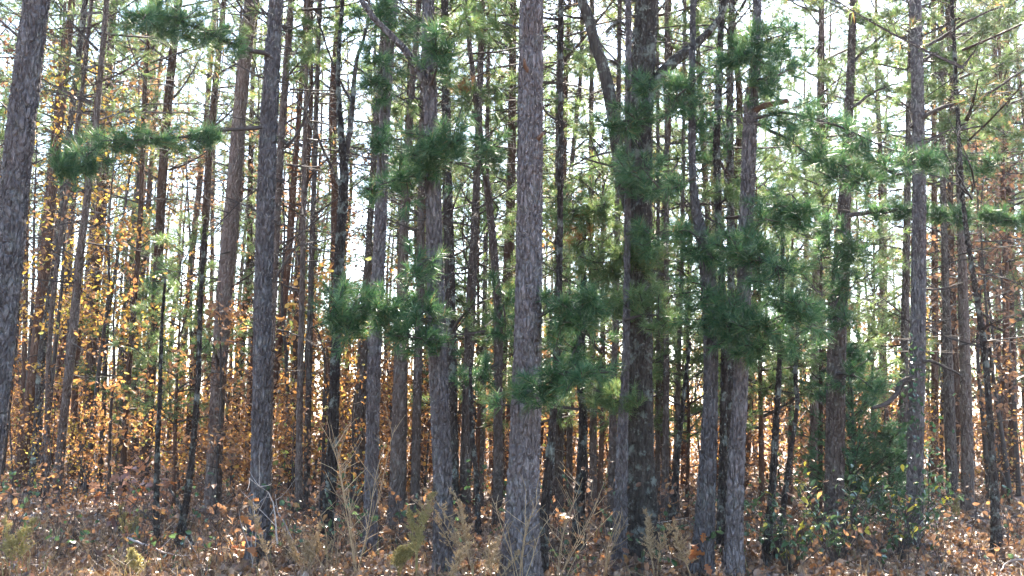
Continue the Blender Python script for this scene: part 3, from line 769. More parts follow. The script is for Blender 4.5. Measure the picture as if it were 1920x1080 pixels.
bough(T['D'], (815, 110), [(850, 60, 45, 22), (880, 40, 30, 18)], (-0.2, -0.5), mat='needle_sun_tint', dens=0.7)
bough(T['H'], (914, 350), [(905, 300, 48, 36), (925, 262, 35, 22)], (-1.0, -1.2), dens=0.8)
bough(T['H'], (900, 240), [(880, 180, 50, 36), (930, 160, 40, 40)], (-0.6, -0.6), mat='needle_sun_tint', dens=0.55)
bough(T['D'], (812, 610), [(770, 590, 50, 40), (700, 570, 55, 40), (650, 590, 40, 36), (640, 560, 25, 22)], (-0.5, -1.0), w0=8, dens=1.25)
bough(T['D'], (822, 660), [(820, 635, 28, 28), (770, 620, 36, 24)], (-0.7, -0.7), dens=1.0)
bough(T['D'], (815, 480), [(790, 490, 28, 32), (770, 520, 22, 24)], (-0.4, -0.5), dens=0.7)
bough(T['F'], (848, 620), [(875, 585, 34, 22), (880, 620, 24, 18)], (-0.4, -0.6), mat='needle_sun_tint', dens=0.7)
bough(T['H'], (934, 680), [(905, 700, 40, 26), (870, 715, 26, 16)], (-0.5, -0.8), dens=0.9)
bough(T['H'], (938, 600), [(950, 610, 26, 50), (945, 540, 22, 36)], (-0.3, -0.3), dens=0.7)
bough(T['E'], (1000, 745), [(985, 742, 34, 18), (1030, 722, 42, 30), (1075, 700, 36, 26)], (-0.9, -0.7), w0=7, dens=1.1)
bough(T['E'], (1005, 600), [(1040, 575, 34, 36), (1075, 590, 44, 40), (1105, 560, 34, 30)], (-0.2, -0.4), dens=1.0)
bough(T['K'], (1088, 640), [(1080, 650, 44, 40), (1060, 690, 30, 28)], (-0.4, -0.4), dens=0.6)
bough(T['K'], (1090, 700), [(1120, 735, 36, 16), (1150, 742, 32, 15), (1176, 752, 12, 12)], (-0.3, -0.8), mat='needle_sun_tint', dens=2.38)
bough(T['K'], (1088, 470), [(1100, 420, 50, 36), (1070, 395, 40, 26), (1130, 385, 36, 20)], (-0.3, -0.4), mat='needle_sun_tint', dens=1.19)
bough(T['K'], (1092, 560), [(1130, 500, 44, 36), (1170, 470, 40, 26), (1210, 480, 30, 22)], (-0.3, -0.8), mat='needle_sun_tint', dens=1.53)
bough(T['K'], (1092, 590), [(1150, 565, 40, 26), (1190, 570, 36, 22), (1225, 545, 26, 18)], (-0.3, -1.0), mat='needle_sun_tint', dens=1.70)
bough(T['M'], (1174, 360), [(1195, 335, 42, 28), (1230, 345, 34, 22)], (-0.3, -0.5), dens=0.9)
bough(T['M'], (1176, 250), [(1160, 225, 38, 22), (1195, 215, 42, 30)], (-0.4, -0.6), dens=0.9)
bough(T['M'], (1177, 170), [(1195, 145, 36, 26), (1225, 165, 28, 20)], (-0.3, -0.5), dens=0.8)
bough(T['M'], (1176, 440), [(1205, 430, 38, 30), (1240, 450, 30, 26)], (-0.3, -0.5), dens=0.6)
bough(T['M'], (1172, 600), [(1210, 590, 40, 28), (1255, 600, 36, 30)], (-0.3, -0.5), mat='needle_sun_tint', dens=0.6)
bough(T['N'], (1302, 330), [(1270, 345, 18, 10), (1235, 350, 34, 20), (1190, 300, 30, 20)], (-0.2, -0.3), dens=0.8)
bough(T['N'], (1298, 150), [(1285, 165, 40, 28), (1260, 190, 40, 26), (1320, 130, 30, 26)], (-0.2, -0.4), dens=0.9)
bough(T['N'], (1318, 440), [(1325, 470, 36, 36), (1290, 430, 40, 12), (1250, 428, 30, 10)], (-0.3, -0.4), dens=0.9)
bough(T['N'], (1330, 560), [(1325, 540, 38, 36), (1330, 610, 36, 36)], (-0.5, -0.5), dens=0.9)
bough(T['O'], (1416, 120), [(1410, 95, 48, 34), (1370, 110, 40, 30), (1450, 70, 45, 26), (1490, 60, 26, 16)], (-0.2, -0.4), dens=1.0)
bough(T['O'], (1412, 160), [(1420, 150, 55, 30), (1465, 140, 30, 22)], (-0.5, -0.5), dens=0.9)
bough(T['O'], (1412, 228), [(1470, 255, 14, 8), (1520, 285, 20, 10), (1570, 300, 48, 26), (1600, 330, 40, 24)], (-0.2, -0.6), w0=7, dens=1.0)
bough(T['O'], (1414, 222), [(1480, 215, 40, 16), (1545, 236, 36, 18), (1610, 262, 44, 22), (1680, 290, 45, 20), (1745, 300, 45, 18)], (-0.4, -1.0), w0=7, dens=1.0)
bough(T['O'], (1400, 440), [(1440, 410, 44, 30), (1475, 370, 40, 26), (1500, 400, 36, 28)], (-0.3, -0.6), dens=1.0)
bough(T['O'], (1396, 480), [(1380, 450, 40, 36), (1420, 480, 50, 40), (1460, 500, 40, 36)], (-0.6, -0.8), dens=1.05)
bough(T['O'], (1392, 580), [(1370, 590, 44, 36), (1420, 600, 50, 36), (1470, 590, 45, 34), (1510, 560, 30, 26)], (-0.6, -1.0), dens=1.05)
bough(T['O'], (1390, 640), [(1420, 645, 60, 26), (1475, 640, 40, 22), (1530, 610, 26, 16)], (-0.5, -1.0), dens=1.0)
bough(T['Q'], (1370, 330), [(1350, 300, 36, 36), (1345, 250, 30, 26)], (-0.3, -0.6), dens=0.7)
bough(T['P'], (1350, 200), [(1330, 210, 36, 26), (1300, 240, 30, 20)], (-0.3, -0.6), dens=0.7)
bough(T['T'], (1588, 404), [(1640, 398, 36, 10), (1700, 394, 40, 10), (1760, 400, 42, 11), (1820, 406, 42, 11), (1880, 408, 40, 11), (1930, 410, 30, 10)], (-0.2, -0.7), w0=10, dens=2.6)
bough(T['T'], (1580, 440), [(1570, 430, 36, 34), (1596, 460, 30, 36), (1560, 490, 34, 30)], (-0.5, -0.6), dens=0.95)
bough(T['T'], (1576, 560), [(1582, 530, 36, 34), (1560, 590, 30, 30), (1590, 610, 24, 24)], (-0.5, -0.6), dens=0.85)
bough(T['T'], (1592, 330), [(1640, 320, 36, 18), (1690, 330, 36, 14), (1740, 320, 40, 16), (1800, 300, 45, 20), (1850, 300, 36, 18)], (-0.2, -0.6), w0=7, dens=1.0)
bough(T['T'], (1595, 240), [(1560, 225, 40, 22), (1520, 230, 30, 18)], (-0.3, -0.3), dens=0.8)
bough(T['T'], (1594, 200), [(1640, 170, 36, 20), (1690, 150, 40, 20), (1740, 160, 40, 20)], (-0.2, 0.4), mat='needle_sun_tint', dens=0.8)
bough(T['T'], (1597, 120), [(1630, 90, 36, 20), (1680, 50, 40, 22), (1740, 40, 40, 20)], (-0.2, 0.5), mat='needle_sun_tint', dens=0.8)
bough(T['V'], (1722, 270), [(1770, 250, 40, 22), (1810, 240, 36, 20), (1860, 235, 40, 22), (1900, 260, 30, 26)], (-0.1, 0.6), mat='needle_sun_tint', dens=0.8)
bough(T['V'], (1720, 120), [(1760, 100, 40, 22), (1800, 130, 36, 22), (1850, 60, 50, 22), (1900, 30, 40, 24)], (-0.1, 0.6), mat='needle_sun_tint', dens=0.8)
bough(T['T'], (1570, 700), [(1600, 705, 34, 22), (1640, 730, 30, 14)], (-0.4, -0.8), dens=1.1)
bough(T['i'], (294, 570), [(300, 560, 36, 40), (330, 520, 30, 36), (280, 520, 26, 30)], (-0.5, -0.8), dens=0.5)
bough(T['l'], (408, 690), [(400, 645, 20, 18), (385, 650, 14, 12)], (-0.6, -1.4), mat='needle_sun_tint', dens=0.8)
for key, st, bl in [('E', (992, 60), [(940, 40, 30, 16), (900, 20, 34, 18)]), ('A', (30, 250), [(10, 200, 40, 34), (-20, 180, 40, 40)])]:
    bough(T[key], st, bl, (0.4, 0.9), mat='needle_sun_tint', dens=0.6)
# upper boughs of the inner pines, sunlight painted into their needle colour
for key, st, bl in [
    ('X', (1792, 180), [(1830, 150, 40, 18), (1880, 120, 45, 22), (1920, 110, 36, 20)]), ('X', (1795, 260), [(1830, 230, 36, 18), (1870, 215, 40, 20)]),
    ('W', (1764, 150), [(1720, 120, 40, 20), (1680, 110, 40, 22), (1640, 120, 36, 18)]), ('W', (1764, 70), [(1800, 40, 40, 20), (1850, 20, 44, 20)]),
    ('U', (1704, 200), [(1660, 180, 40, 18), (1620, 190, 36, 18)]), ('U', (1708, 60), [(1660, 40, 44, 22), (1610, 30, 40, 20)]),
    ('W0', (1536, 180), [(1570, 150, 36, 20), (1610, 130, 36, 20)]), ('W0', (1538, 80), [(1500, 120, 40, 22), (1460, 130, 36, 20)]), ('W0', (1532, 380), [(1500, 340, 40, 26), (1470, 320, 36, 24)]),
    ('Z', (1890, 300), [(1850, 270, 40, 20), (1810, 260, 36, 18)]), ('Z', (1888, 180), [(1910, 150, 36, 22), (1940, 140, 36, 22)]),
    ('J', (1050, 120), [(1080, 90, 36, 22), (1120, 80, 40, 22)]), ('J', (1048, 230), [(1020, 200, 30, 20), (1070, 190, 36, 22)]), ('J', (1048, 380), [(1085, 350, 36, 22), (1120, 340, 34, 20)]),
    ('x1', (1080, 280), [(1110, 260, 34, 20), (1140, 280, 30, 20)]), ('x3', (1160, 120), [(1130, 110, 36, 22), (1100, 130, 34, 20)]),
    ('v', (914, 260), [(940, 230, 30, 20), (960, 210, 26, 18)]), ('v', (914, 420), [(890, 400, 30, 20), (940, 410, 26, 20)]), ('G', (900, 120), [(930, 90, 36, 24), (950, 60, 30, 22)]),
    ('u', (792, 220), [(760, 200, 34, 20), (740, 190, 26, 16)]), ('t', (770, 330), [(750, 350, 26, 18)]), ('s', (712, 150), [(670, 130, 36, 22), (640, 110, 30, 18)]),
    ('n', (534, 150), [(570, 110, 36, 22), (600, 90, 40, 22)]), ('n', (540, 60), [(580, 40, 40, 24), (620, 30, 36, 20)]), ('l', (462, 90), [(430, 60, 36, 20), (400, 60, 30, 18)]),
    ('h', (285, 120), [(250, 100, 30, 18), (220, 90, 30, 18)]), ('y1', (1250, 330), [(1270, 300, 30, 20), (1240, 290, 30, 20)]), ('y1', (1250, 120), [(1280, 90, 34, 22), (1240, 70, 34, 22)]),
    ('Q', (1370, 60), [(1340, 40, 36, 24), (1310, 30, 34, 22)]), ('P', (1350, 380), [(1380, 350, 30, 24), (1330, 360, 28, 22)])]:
    bough(T[key], st, bl, (-0.3, RNG.uniform(-0.8, 0.5)), mat='needle_sun_tint', dens=0.62, w0=5)
# brown dead needle bunches caught on the snag
for (x, y) in [(1080, 428), (868, 165)]:
    t = T['K'] if x > 1000 else T['H']
    nb = MB(); c = px_line(t, [(x, y)], -0.2, -0.2)[0]
    pos = c + RNG.normal(size=(16, 3)) * 0.07
    tufts(nb, pos, unit(16) + np.array([0, 0, -0.8]), 40, 0.15, 0.005)
    new_obj('dead_needles', nb.mesh('dead_needles', [M['dead_needle']], False), t)['label'] = 'rusty bunch of dead needles'

# ------------------------------------------------------------------ rows of pines farther in
VAR_TRUNK = []
for k in range(5):
    rng = np.random.default_rng(50 + k)
    zs = [-0.1, 2, 5, 8, 11, 14, 18]
    line = [(rng.normal() * 0.07 * (i > 0), rng.normal() * 0.07 * (i > 0), z, 0.12 * (1 - 0.86 * max(z, 0) / 18)) for i, z in enumerate(zs)]
    VAR_TRUNK.append(trunk_mesh('trunk', line, 10, 0.6, 18, 1, M['bark_far'], k * 2.0 + 1, relief=0, flare=0.3))


def zone(px):
    a = sorted(ANCHORS)
    lo = [n for x, n in a if x <= px]; hi = [n for x, n in a if x > px]
    return (lo[-1] if lo else None), (hi[0] if hi else None)


def zone_text(px):
    lo, hi = zone(px)
    if lo and hi: return 'between the %s and the %s' % (lo, hi)
    return 'beyond the %s' % (lo or hi)


ORD = ['first', 'second', 'third', 'fourth', 'fifth', 'sixth', 'seventh', 'eighth', 'ninth', 'tenth', 'eleventh', 'twelfth', 'thirteenth', 'fourteenth', 'fifteenth',
       'sixteenth', 'seventeenth', 'eighteenth', 'nineteenth', 'twentieth', 'twenty-first', 'twenty-second', 'twenty-third', 'twenty-fourth', 'twenty-fifth', 'twenty-sixth',
       'twenty-seventh', 'twenty-eighth', 'twenty-ninth', 'thirtieth']


def from_text(px):
    lo, hi = zone(px)
    if lo and hi: return 'from the %s toward the %s' % (lo, hi)
    return ('past the %s' if lo else 'outside the %s') % (lo or hi)


def numbered(items):
    """items: (px, what, ...) -> the same with a label that counts alike things from one named tree towards the next"""
    seen = {}
    out = []
    for it in sorted(items, key=lambda t: t[0]):
        key = (it[1], from_text(it[0]))
        n = seen.get(key, 0); seen[key] = n + 1
        out.append((it, '%s %s %s' % (ORD[min(n, 29)], it[1], key[1])))
    return out


far, tries = [], 0
GAPS = [(335, 400), (640, 715), (1120, 1155), (1275, 1312), (1625, 1688)]
while len(far) < 200 and tries < 6000:
    tries += 1
    d = 22 + 40 * random.random() ** 0.8
    px = random.uniform(-60, 1980)
    if (any(a < px < b for a, b in GAPS) and random.random() < 0.75) or (px > 800 and random.random() < 0.35):
        continue
    x = (px - 960) / FPX * d
    if min((x - bx) ** 2 + (d - by) ** 2 for bx, by in BASES) < 1.25 ** 2:
        continue
    BASES.append((x, d))
    far.append((px, 'hair-thin far pine' if d > 42 else 'slim inner pine', x, d))
for (px, what, x, d), lab in numbered(far):
    h = random.uniform(14.5, 21)
    s = random.uniform(0.5, 1.05)
    root = thing('pine_tree', (x, d, float(gz(x, d))), lab, 'pine tree', what + 's ' + from_text(px))
    root.rotation_euler = (random.gauss(0, 0.012), random.gauss(0.012, 0.022), random.uniform(0, 6.28))
    t = new_obj('trunk', random.choice(VAR_TRUNK), root); t.scale = (s, s, h / 18)
    c = new_obj('crown', random.choice(CROWN_THIN if d > 38 or px < 700 and random.random() < 0.5 else CROWN_FULL if d > 23 and px > random.gauss(750, 200) else CROWN_MID), root); c.scale = (random.uniform(0.75, 1.1),) * 2 + (h / 18,); c.rotation_euler.z = random.uniform(0, 6.28)

# ------------------------------------------------------------------ young pines under the tall ones
YOUNG = [pine_crown(500 + k, H=6.0, base=1.3 + 0.3 * k, dead_from=0.8, rmax=1.15, n_live=30, n_dead=6, n_tuft=14, n_needle=26, nlen=0.15, nwid=0.008, mat='needle_sun_tint') for k in range(3)]
YTRUNK = trunk_mesh('trunk', [(0, 0, -0.05, 0.045), (0.05, 0.02, 2, 0.036), (0.0, 0.03, 4, 0.022), (0.02, 0, 6, 0.005)], 10, 0.3, 6, 1, M['bark_far'], 3.0, relief=0, flare=0.2)
young = [(900, 'young pine', 19, 1.0), (1015, 'young pine', 17.5, 0.85), (1128, 'young pine', 16.5, 1.0), (1225, 'young pine', 18, 0.9), (1265, 'young pine', 24, 1.1), (1290, 'young pine', 17, 0.7),
         (1430, 'young pine', 17, 0.95), (1480, 'young pine', 20, 1.15), (1535, 'young pine', 16, 0.9), (1640, 'young pine', 24, 1.1), (345, 'young pine', 19, 0.8), (255, 'young pine', 25, 1.05),
         (860, 'young pine', 26, 1.2), (1170, 'young pine', 27, 1.2), (1400, 'young pine', 28, 1.3), (1760, 'young pine', 27, 1.3), (1855, 'young pine', 33, 1.4), (480, 'young pine', 30, 1.2), (590, 'young pine', 32, 1.3)]
for (px, what, d, sc), lab in numbered(young):
    x = (px - 960) / FPX * d
    root = thing('young_pine', (x, d, float(gz(x, d))), lab, 'young pine', 'young pines ' + from_text(px))
    root.rotation_euler = (0, random.gauss(0.02, 0.03), random.uniform(0, 6.28))
    new_obj('trunk', YTRUNK, root).scale = (sc,) * 3
    new_obj('crown', random.choice(YOUNG), root).scale = (sc,) * 3

# ------------------------------------------------------------------ autumn oak saplings
def oak_crown(seed, height, spread, n_twig, n_leaf, leafmat, llen=0.10, lwid=0.062, low=0.05):
    rng = np.random.default_rng(seed)
    mb = MB()
    q = np.linspace(0, 1, 7)
    stem = np.stack([np.cumsum(rng.normal(size=7) * 0.05 * height / 3) * q, np.cumsum(rng.normal(size=7) * 0.05 * height / 3) * q, q * height - 0.05], -1)
    r0 = 0.010 + 0.006 * height
    sm = MB()
    tube(sm, spline(stem, 0.3), np.linspace(r0, 0.004, len(spline(stem, 0.3))), 6, 0)
    pos, dirs = [], []
    for k in range(n_twig):
        s = rng.uniform(low, 1.0)
        p0 = np.array([np.interp(s, q, stem[:, c]) for c in range(3)])
        a = rng.random() * 6.28; el = math.radians(rng.uniform(-5, 45))
        d = np.array([math.cos(a) * math.cos(el), math.sin(a) * math.cos(el), math.sin(el)])
        L = spread * rng.uniform(0.35, 1.0) * (1.15 - 0.6 * s)
        l = p0 + d * L * np.linspace(0, 1, 4)[:, None] + rng.normal(size=3) * 0.2 * L * (np.linspace(0, 1, 4)[:, None]) ** 2
        tube(sm, l, np.linspace(0.008, 0.003, 4), 3, 0)
        for _ in range(max(2, n_leaf // n_twig)):
            t = rng.uniform(0.25, 1.05)
            p = np.array([np.interp(min(t, 1), np.linspace(0, 1, 4), l[:, c]) for c in range(3)]) + rng.normal(size=3) * 0.09
            pos.append(p); dirs.append(norm(d * 0.6 + rng.normal(size=3) * 0.8))
    leaves(mb, np.array(pos), np.array(dirs), llen, lwid, 0, 0.3, rng, droop=0.5)
    return sm.mesh('stem', [M['twig']]), mb.mesh('crown', [M[leafmat]], False)


SAP = {
    'orange': [oak_crown(300 + k, 3.2 + 0.5 * k, 1.3, 26, 540, 'leaf_orange') for k in range(4)],
    'yellow': [oak_crown(320 + k, 3.6 + 0.8 * k, 1.4, 22, 280, 'leaf_yellow') for k in range(3)],
    'russet': [oak_crown(340 + k, 2.8 + 0.7 * k, 1.3, 24, 470, 'leaf_russet') for k in range(4)],
    'tall': [oak_crown(360 + k, 9.0 + k, 2.0, 50, 760, ('leaf_yellow', 'leaf_orange', 'leaf_russet')[k], low=0.35) for k in range(3)],
}
WORD = {'orange': 'orange leafed oak sapling', 'yellow': 'golden leafed sapling', 'russet': 'russet leafed oak sapling', 'tall': 'tall autumn leafed tree', 'oak': 'thin brown leafed oak'}
SAP['oak'] = [oak_crown(400 + k, 8.5, 2.0, 40, 560, 'leaf_russet', low=0.45) for k in range(2)]
sap = []


def add_sap(kind, px, d, s=1.0):
    sap.append((px, ('far ' if d > 30 else '') + WORD[kind], kind, d, s))


random.seed(23)
for _ in range(98):
    add_sap(random.choices(['orange', 'yellow', 'russet'], [6, 1.1, 3])[0], random.uniform(-40, 690), random.uniform(16.5, 42), random.uniform(0.35, 1.2))
for _ in range(106):
    add_sap(random.choices(['orange', 'russet'], [5, 4])[0], random.uniform(640, 1340), random.uniform(22, 58), random.uniform(0.45, 1.4))
for _ in range(72):
    add_sap(random.choices(['russet', 'orange', 'yellow'], [5, 3.5, 0.6])[0], random.uniform(1330, 1960), random.uniform(21, 50), random.uniform(0.4, 1.5))
for px, d, s_ in [(60, 24, 1.0), (130, 27, 1.05), (180, 22, 0.9), (240, 29, 1.1), (330, 33, 1.0), (20, 19, 0.85), (95, 21, 0.95), (205, 25, 1.0), (290, 28, 1.0), (390, 31, 1.05), (545, 30, 0.9), (660, 33, 0.95)]:
    add_sap('tall', px, d, s_)
for px, d in [(560, 24), (620, 26), (1880, 26), (1850, 22), (1905, 25), (1060, 30), (1240, 28), (1650, 27), (1780, 29), (1500, 31)]:
    add_sap('oak', px, d)
for (px, what, kind, d, s_), lab in numbered(sap):
    x = (px - 960) / FPX * d
    nm, ct = {'tall': ('autumn_tree', 'tree'), 'oak': ('oak_tree', 'oak tree')}.get(kind, ('oak_sapling', 'sapling'))
    root = thing(nm, (x, d, float(gz(x, d))), lab, ct, what + 's ' + from_text(px))
    root.rotation_euler = (random.gauss(0, 0.05), random.gauss(0, 0.05), random.uniform(0, 6.28))
    st, cr = random.choice(SAP[kind])
    new_obj('stem', st, root).scale = (s_, s_, s_)
    new_obj('crown', cr, root).scale = (s_, s_, s_)

# ------------------------------------------------------------------ far wood closing the view
mb = MB(); mt = MB()
rng = np.random.default_rng(5)
for _ in range(150):
    d = rng.uniform(66, 130); x = rng.uniform(-0.62, 0.62) * d
    h = rng.uniform(6, 13)
    tube(mb, [(x, d, 0), (x + rng.normal() * 0.2, d, h * 0.5), (x + rng.normal() * 0.3, d, h)], [0.12, 0.09, 0.03], 4, 0)
    n = 36
    p = np.stack([x + rng.normal(size=n) * 0.9, d + rng.normal(size=n) * 0.9, h * rng.uniform(0.5, 1.0, n)], -1)
    tufts(mb, p, unit(n, rng), 7, 0.5, 0.05, 1, 1.0, 0.3, rng)
for _ in range(260):
    d = rng.uniform(60, 120); x = rng.uniform(-0.62, 0.62) * d
    n = 110
    p = np.stack([x + rng.normal(size=n) * 1.4, d + rng.normal(size=n) * 1.0, rng.uniform(0.1, 4.0, n) * rng.uniform(0.5, 1)], -1)
    leaves(mb, p, unit(n, rng), 0.3, 0.2, 2 if rng.random() < 0.6 else 3, 0.3, rng)
tag(new_obj('far_woods', mb.mesh('far_woods', [M['bark_far'], M['needle_far'], M['leaf_orange'], M['leaf_russet']], False)), 'distant mass of pines and orange undergrowth closing the view', 'woods', kind='stuff')

# ------------------------------------------------------------------ cedar, vine and yellow-leafed shrub
b = on_ground(1600, 1000)
root = thing('cedar_tree', b, 'dense dark green young cedar at the foot of the level-boughed pine', 'cedar')
mb = MB(); sm = MB()
tube(sm, [(0, 0, -0.05), (0.02, 0, 0.8), (0.0, 0, 1.9)], [0.045, 0.03, 0.008], 8)
rng = np.random.default_rng(11)
pos, dirs = [], []
for k in range(105):
    t = rng.random() ** 0.9
    z = 0.18 + 1.95 * t
    a = rng.random() * 6.28
    L = (0.88 * (1 - t) ** 0.7 + 0.12) * rng.uniform(0.45, 1.3)
    d = np.array([math.cos(a), math.sin(a), 0.45 + 0.5 * t]); d /= np.linalg.norm(d)
    l = np.array([0, 0, z - 0.12]) + d * L * np.linspace(0, 1, 4)[:, None]
    tube(sm, l, np.linspace(0.008, 0.003, 4), 3)
    for _ in range(int(6 + 13 * L)):
        s = rng.uniform(0.25, 1.02)
        pos.append(l[0] + (l[-1] - l[0]) * s + rng.normal(size=3) * 0.045); dirs.append(norm(d + rng.normal(size=3) * 0.55))
tufts(mb, np.array(pos), np.array(dirs), 18, 0.085, 0.0065, 0, 0.7, 0.06, rng)
new_obj('trunk', sm.mesh('trunk', [M['twig']]), root).scale = (1.1, 1.1, 1.22)
new_obj('crown', mb.mesh('crown', [M['cedar']], False), root).scale = (1.1, 1.1, 1.22)
cedar_y = b.y
# second, lower lobe of the cedar clump
b2 = on_ground(1672, 1004)
r2 = thing('cedar_tree', b2, 'smaller cedar crowding against the dense dark green cedar', 'cedar')
for ch in list(root.children):
    c = ch.copy(); COL.objects.link(c); c.parent = r2
    c.scale = (0.85, 0.85, 0.72); c.rotation_euler.z = 2.0


def blade_mesh(name, mat, L, W, lobed=False):
    """one leaf blade, origin at its stalk, pointing +Y, curled"""
    mb = MB()
    if lobed:
        prof = [(0, 0.03), (0.12, 0.30), (0.24, 0.16), (0.40, 0.48), (0.54, 0.22), (0.70, 0.42), (0.84, 0.17), (1.0, 0.0)]
    else:
        prof = [(0, 0.03), (0.15, 0.34), (0.38, 0.5), (0.65, 0.38), (0.86, 0.16), (1.0, 0.0)]
    V = []
    for t, w in prof:
        zc = -0.25 * L * t * t
        V += [(-w * W, t * L, zc + 0.22 * w * W), (0, t * L, zc), (w * W, t * L, zc + 0.22 * w * W)]
    Q = []
    for i in range(len(prof) - 1):
        a = i * 3
        Q += [(a, a + 1, a + 4, a + 3), (a + 1, a + 2, a + 5, a + 4)]
    mb.add(V, None, Q)
    return mb.mesh(name, [M[mat]])


SHRUB_LEAF = [blade_mesh('leaf', 'shrub_green', 0.085, 0.042), blade_mesh('leaf', 'shrub_green', 0.065, 0.034), blade_mesh('leaf', 'shrub_yellow', 0.09, 0.042)]
OAK_LEAF = [blade_mesh('leaf', 'big_orange', 0.14, 0.10, True), blade_mesh('leaf', 'big_brown', 0.13, 0.09, True)]


def leafy_shrub(px, py, label, n_stem, height, spread, n_leaf, meshes, weights, name='shrub', cat='shrub', stem_mat='twig', depth=None, seed=1, arch=0.5, stem_r=0.006):
    rng = np.random.default_rng(seed)
    b = on_ground(px, py)
    root = thing(name, b, label, cat)
    per = max(1, n_leaf // n_stem)
    for k in range(n_stem):
        a = rng.random() * 6.28
        L = height * rng.uniform(0.65, 1.1)
        q = np.linspace(0, 1, 7)
        sp = spread * rng.uniform(0.3, 1.0)
        line = np.stack([math.cos(a) * sp * q ** 1.2 + 0.03 * np.sin(5 * q + k), math.sin(a) * sp * 0.8 * q ** 1.2, L * (q - arch * 0.45 * q ** 3) - 0.03], -1)
        sm = MB()
        tube(sm, line, np.linspace(stem_r, 0.002, 7), 5)
        so = new_obj('stem', None, root) if False else new_obj('stem', sm.mesh('stem', [M[stem_mat]]), root)
        for _ in range(per):
            t = rng.uniform(0.22, 1.0)
            p = np.array([np.interp(t, q, line[:, c]) for c in range(3)])
            i = rng.choice(len(meshes), p=weights)
            lf = new_obj('leaf', meshes[i], so, p + rng.normal(size=3) * 0.015)
            lf.rotation_euler = (rng.uniform(-1.0, 0.35), rng.uniform(-0.7, 0.7), rng.random() * 6.28)
            s = rng.uniform(0.7, 1.3); lf.scale = (s, s, s)
    return root


leafy_shrub(1570, 1062, 'arching shrub with narrow green and yellow leaves before the cedar', 26, 1.5, 1.0, 290, SHRUB_LEAF, [0.52, 0.32, 0.16], seed=3)
leafy_shrub(1690, 1052, 'shrub of small yellowing leaves at the foot of the vine-footed pine', 20, 1.25, 0.8, 220, SHRUB_LEAF, [0.52, 0.32, 0.16], seed=4)
leafy_shrub(1480, 1072, 'low green-leafed shrub between the sawn-stub pine and the arching shrub', 18, 0.95, 0.75, 180, SHRUB_LEAF, [0.55, 0.3, 0.15], seed=5)
leafy_shrub(225, 1000, 'small oak sprout with big rust and dusky leaves', 8, 1.15, 0.6, 80, OAK_LEAF, [0.45, 0.55], name='oak_sprout', cat='sapling', seed=6, stem_r=0.007)
leafy_shrub(300, 985, 'bushy oak sprout with dull mauve-brown leaves behind the rust-leafed sprout', 8, 1.3, 0.7, 80, OAK_LEAF, [0.2, 0.8], name='oak_sprout', cat='sapling', seed=8)
leafy_shrub(455, 1050, 'oak sprout with bright rust leaves at the foot of the two-boughed pine', 3, 0.35, 0.3, 14, OAK_LEAF, [0.85, 0.15], name='oak_sprout', cat='sapling', seed=9)
leafy_shrub(470, 1072, 'short twig with hanging orange leaves before the two-boughed pine', 3, 0.95, 0.28, 12, OAK_LEAF, [0.95, 0.05], name='oak_sprout', cat='sapling', seed=12, stem_mat='pale_twig')
leafy_shrub(1312, 1085, 'slight sprout with round rust leaves at the foot of the kinked pine', 2, 0.62, 0.12, 6, OAK_LEAF, [1.0, 0.0], name='oak_sprout', cat='sapling', seed=13)

# vine on the vine-footed pine
bv = T['V'].location
vr = thing('climbing_vine', (bv.x, bv.y - 0.22, bv.z), 'glossy green vine climbing the lower stem of a grey pine', 'vine')
sm = MB(); lm = MB(); rng = np.random.default_rng(21)
zz = np.linspace(0, 2.4, 24)
vl = np.stack([0.12 * np.sin(zz * 2.3), -0.02 + 0.05 * np.cos(zz * 2.3), zz], -1)
tube(sm, vl, np.linspace(0.009, 0.003, 24), 5)
n = 260
k = rng.integers(0, 24, n)
leaves(lm, vl[k] + rng.normal(size=(n, 3)) * np.array([0.16, 0.08, 0.09]), unit(n, rng) + np.array([0, -0.3, 0]), 0.06, 0.045, 0, 0.15, rng)
new_obj('stem', sm.mesh('stem', [M['twig']]), vr); new_obj('leaves', lm.mesh('leaves', [M['shrub_green']], False), vr)


# ------------------------------------------------------------------ dry weeds along the forest edge
def weed(px, py, label, n_stem, height, lean, mat, plume=1.0, seed=0, bare=False, spread=0.2):
    rng = np.random.default_rng(seed + 900)
    b = on_ground(px, min(py, 1120))
    root = thing('dry_weed', b, label, 'weed', None)
    for k in range(n_stem):
        q = np.linspace(0, 1, 10)
        L = height * rng.uniform(0.7, 1.08)
        a = rng.normal() * spread + lean
        droop = rng.uniform(0.1, 0.5)
        yy = rng.normal() * spread * 0.7
        line = np.stack([L * (a * q + 0.25 * np.sign(a) * droop * q ** 3) + 0.015 * np.sin(7 * q + k), L * yy * q, L * (q - 0.22 * droop * q ** 3) - 0.03], -1)
        mb = MB()
        tube(mb, line, np.linspace(0.0046, 0.0022, 10), 4)
        nb = int((10 if bare else 34) * plume)
        for _ in range(nb):
            t = rng.uniform(0.35 if not bare else 0.2, 1)
            p = np.array([np.interp(t, q, line[:, c]) for c in range(3)])
            d = norm(np.array([rng.normal() * 0.7, rng.normal() * 0.7, 0.8]))
            Lb = rng.uniform(0.10, 0.30) * L if bare else rng.uniform(0.03, 0.10) * (1.25 - t)* 2
            tip = p + d * Lb
            tube(mb, [p, (p + tip) / 2 + rng.normal(size=3) * 0.008, tip], [0.0032, 0.0026, 0.0018], 3)
            if not bare:
                n = 7
                ps = p + (tip - p) * rng.uniform(0.2, 1, (n, 1))
                tufts(mb, ps, unit(n, rng) + np.array([0, 0, 0.6]), 3, 0.03, 0.006, 0, 0.8, 0.01, rng)
        new_obj('stem', mb.mesh('stem', [M[mat]], False), root)
    return root


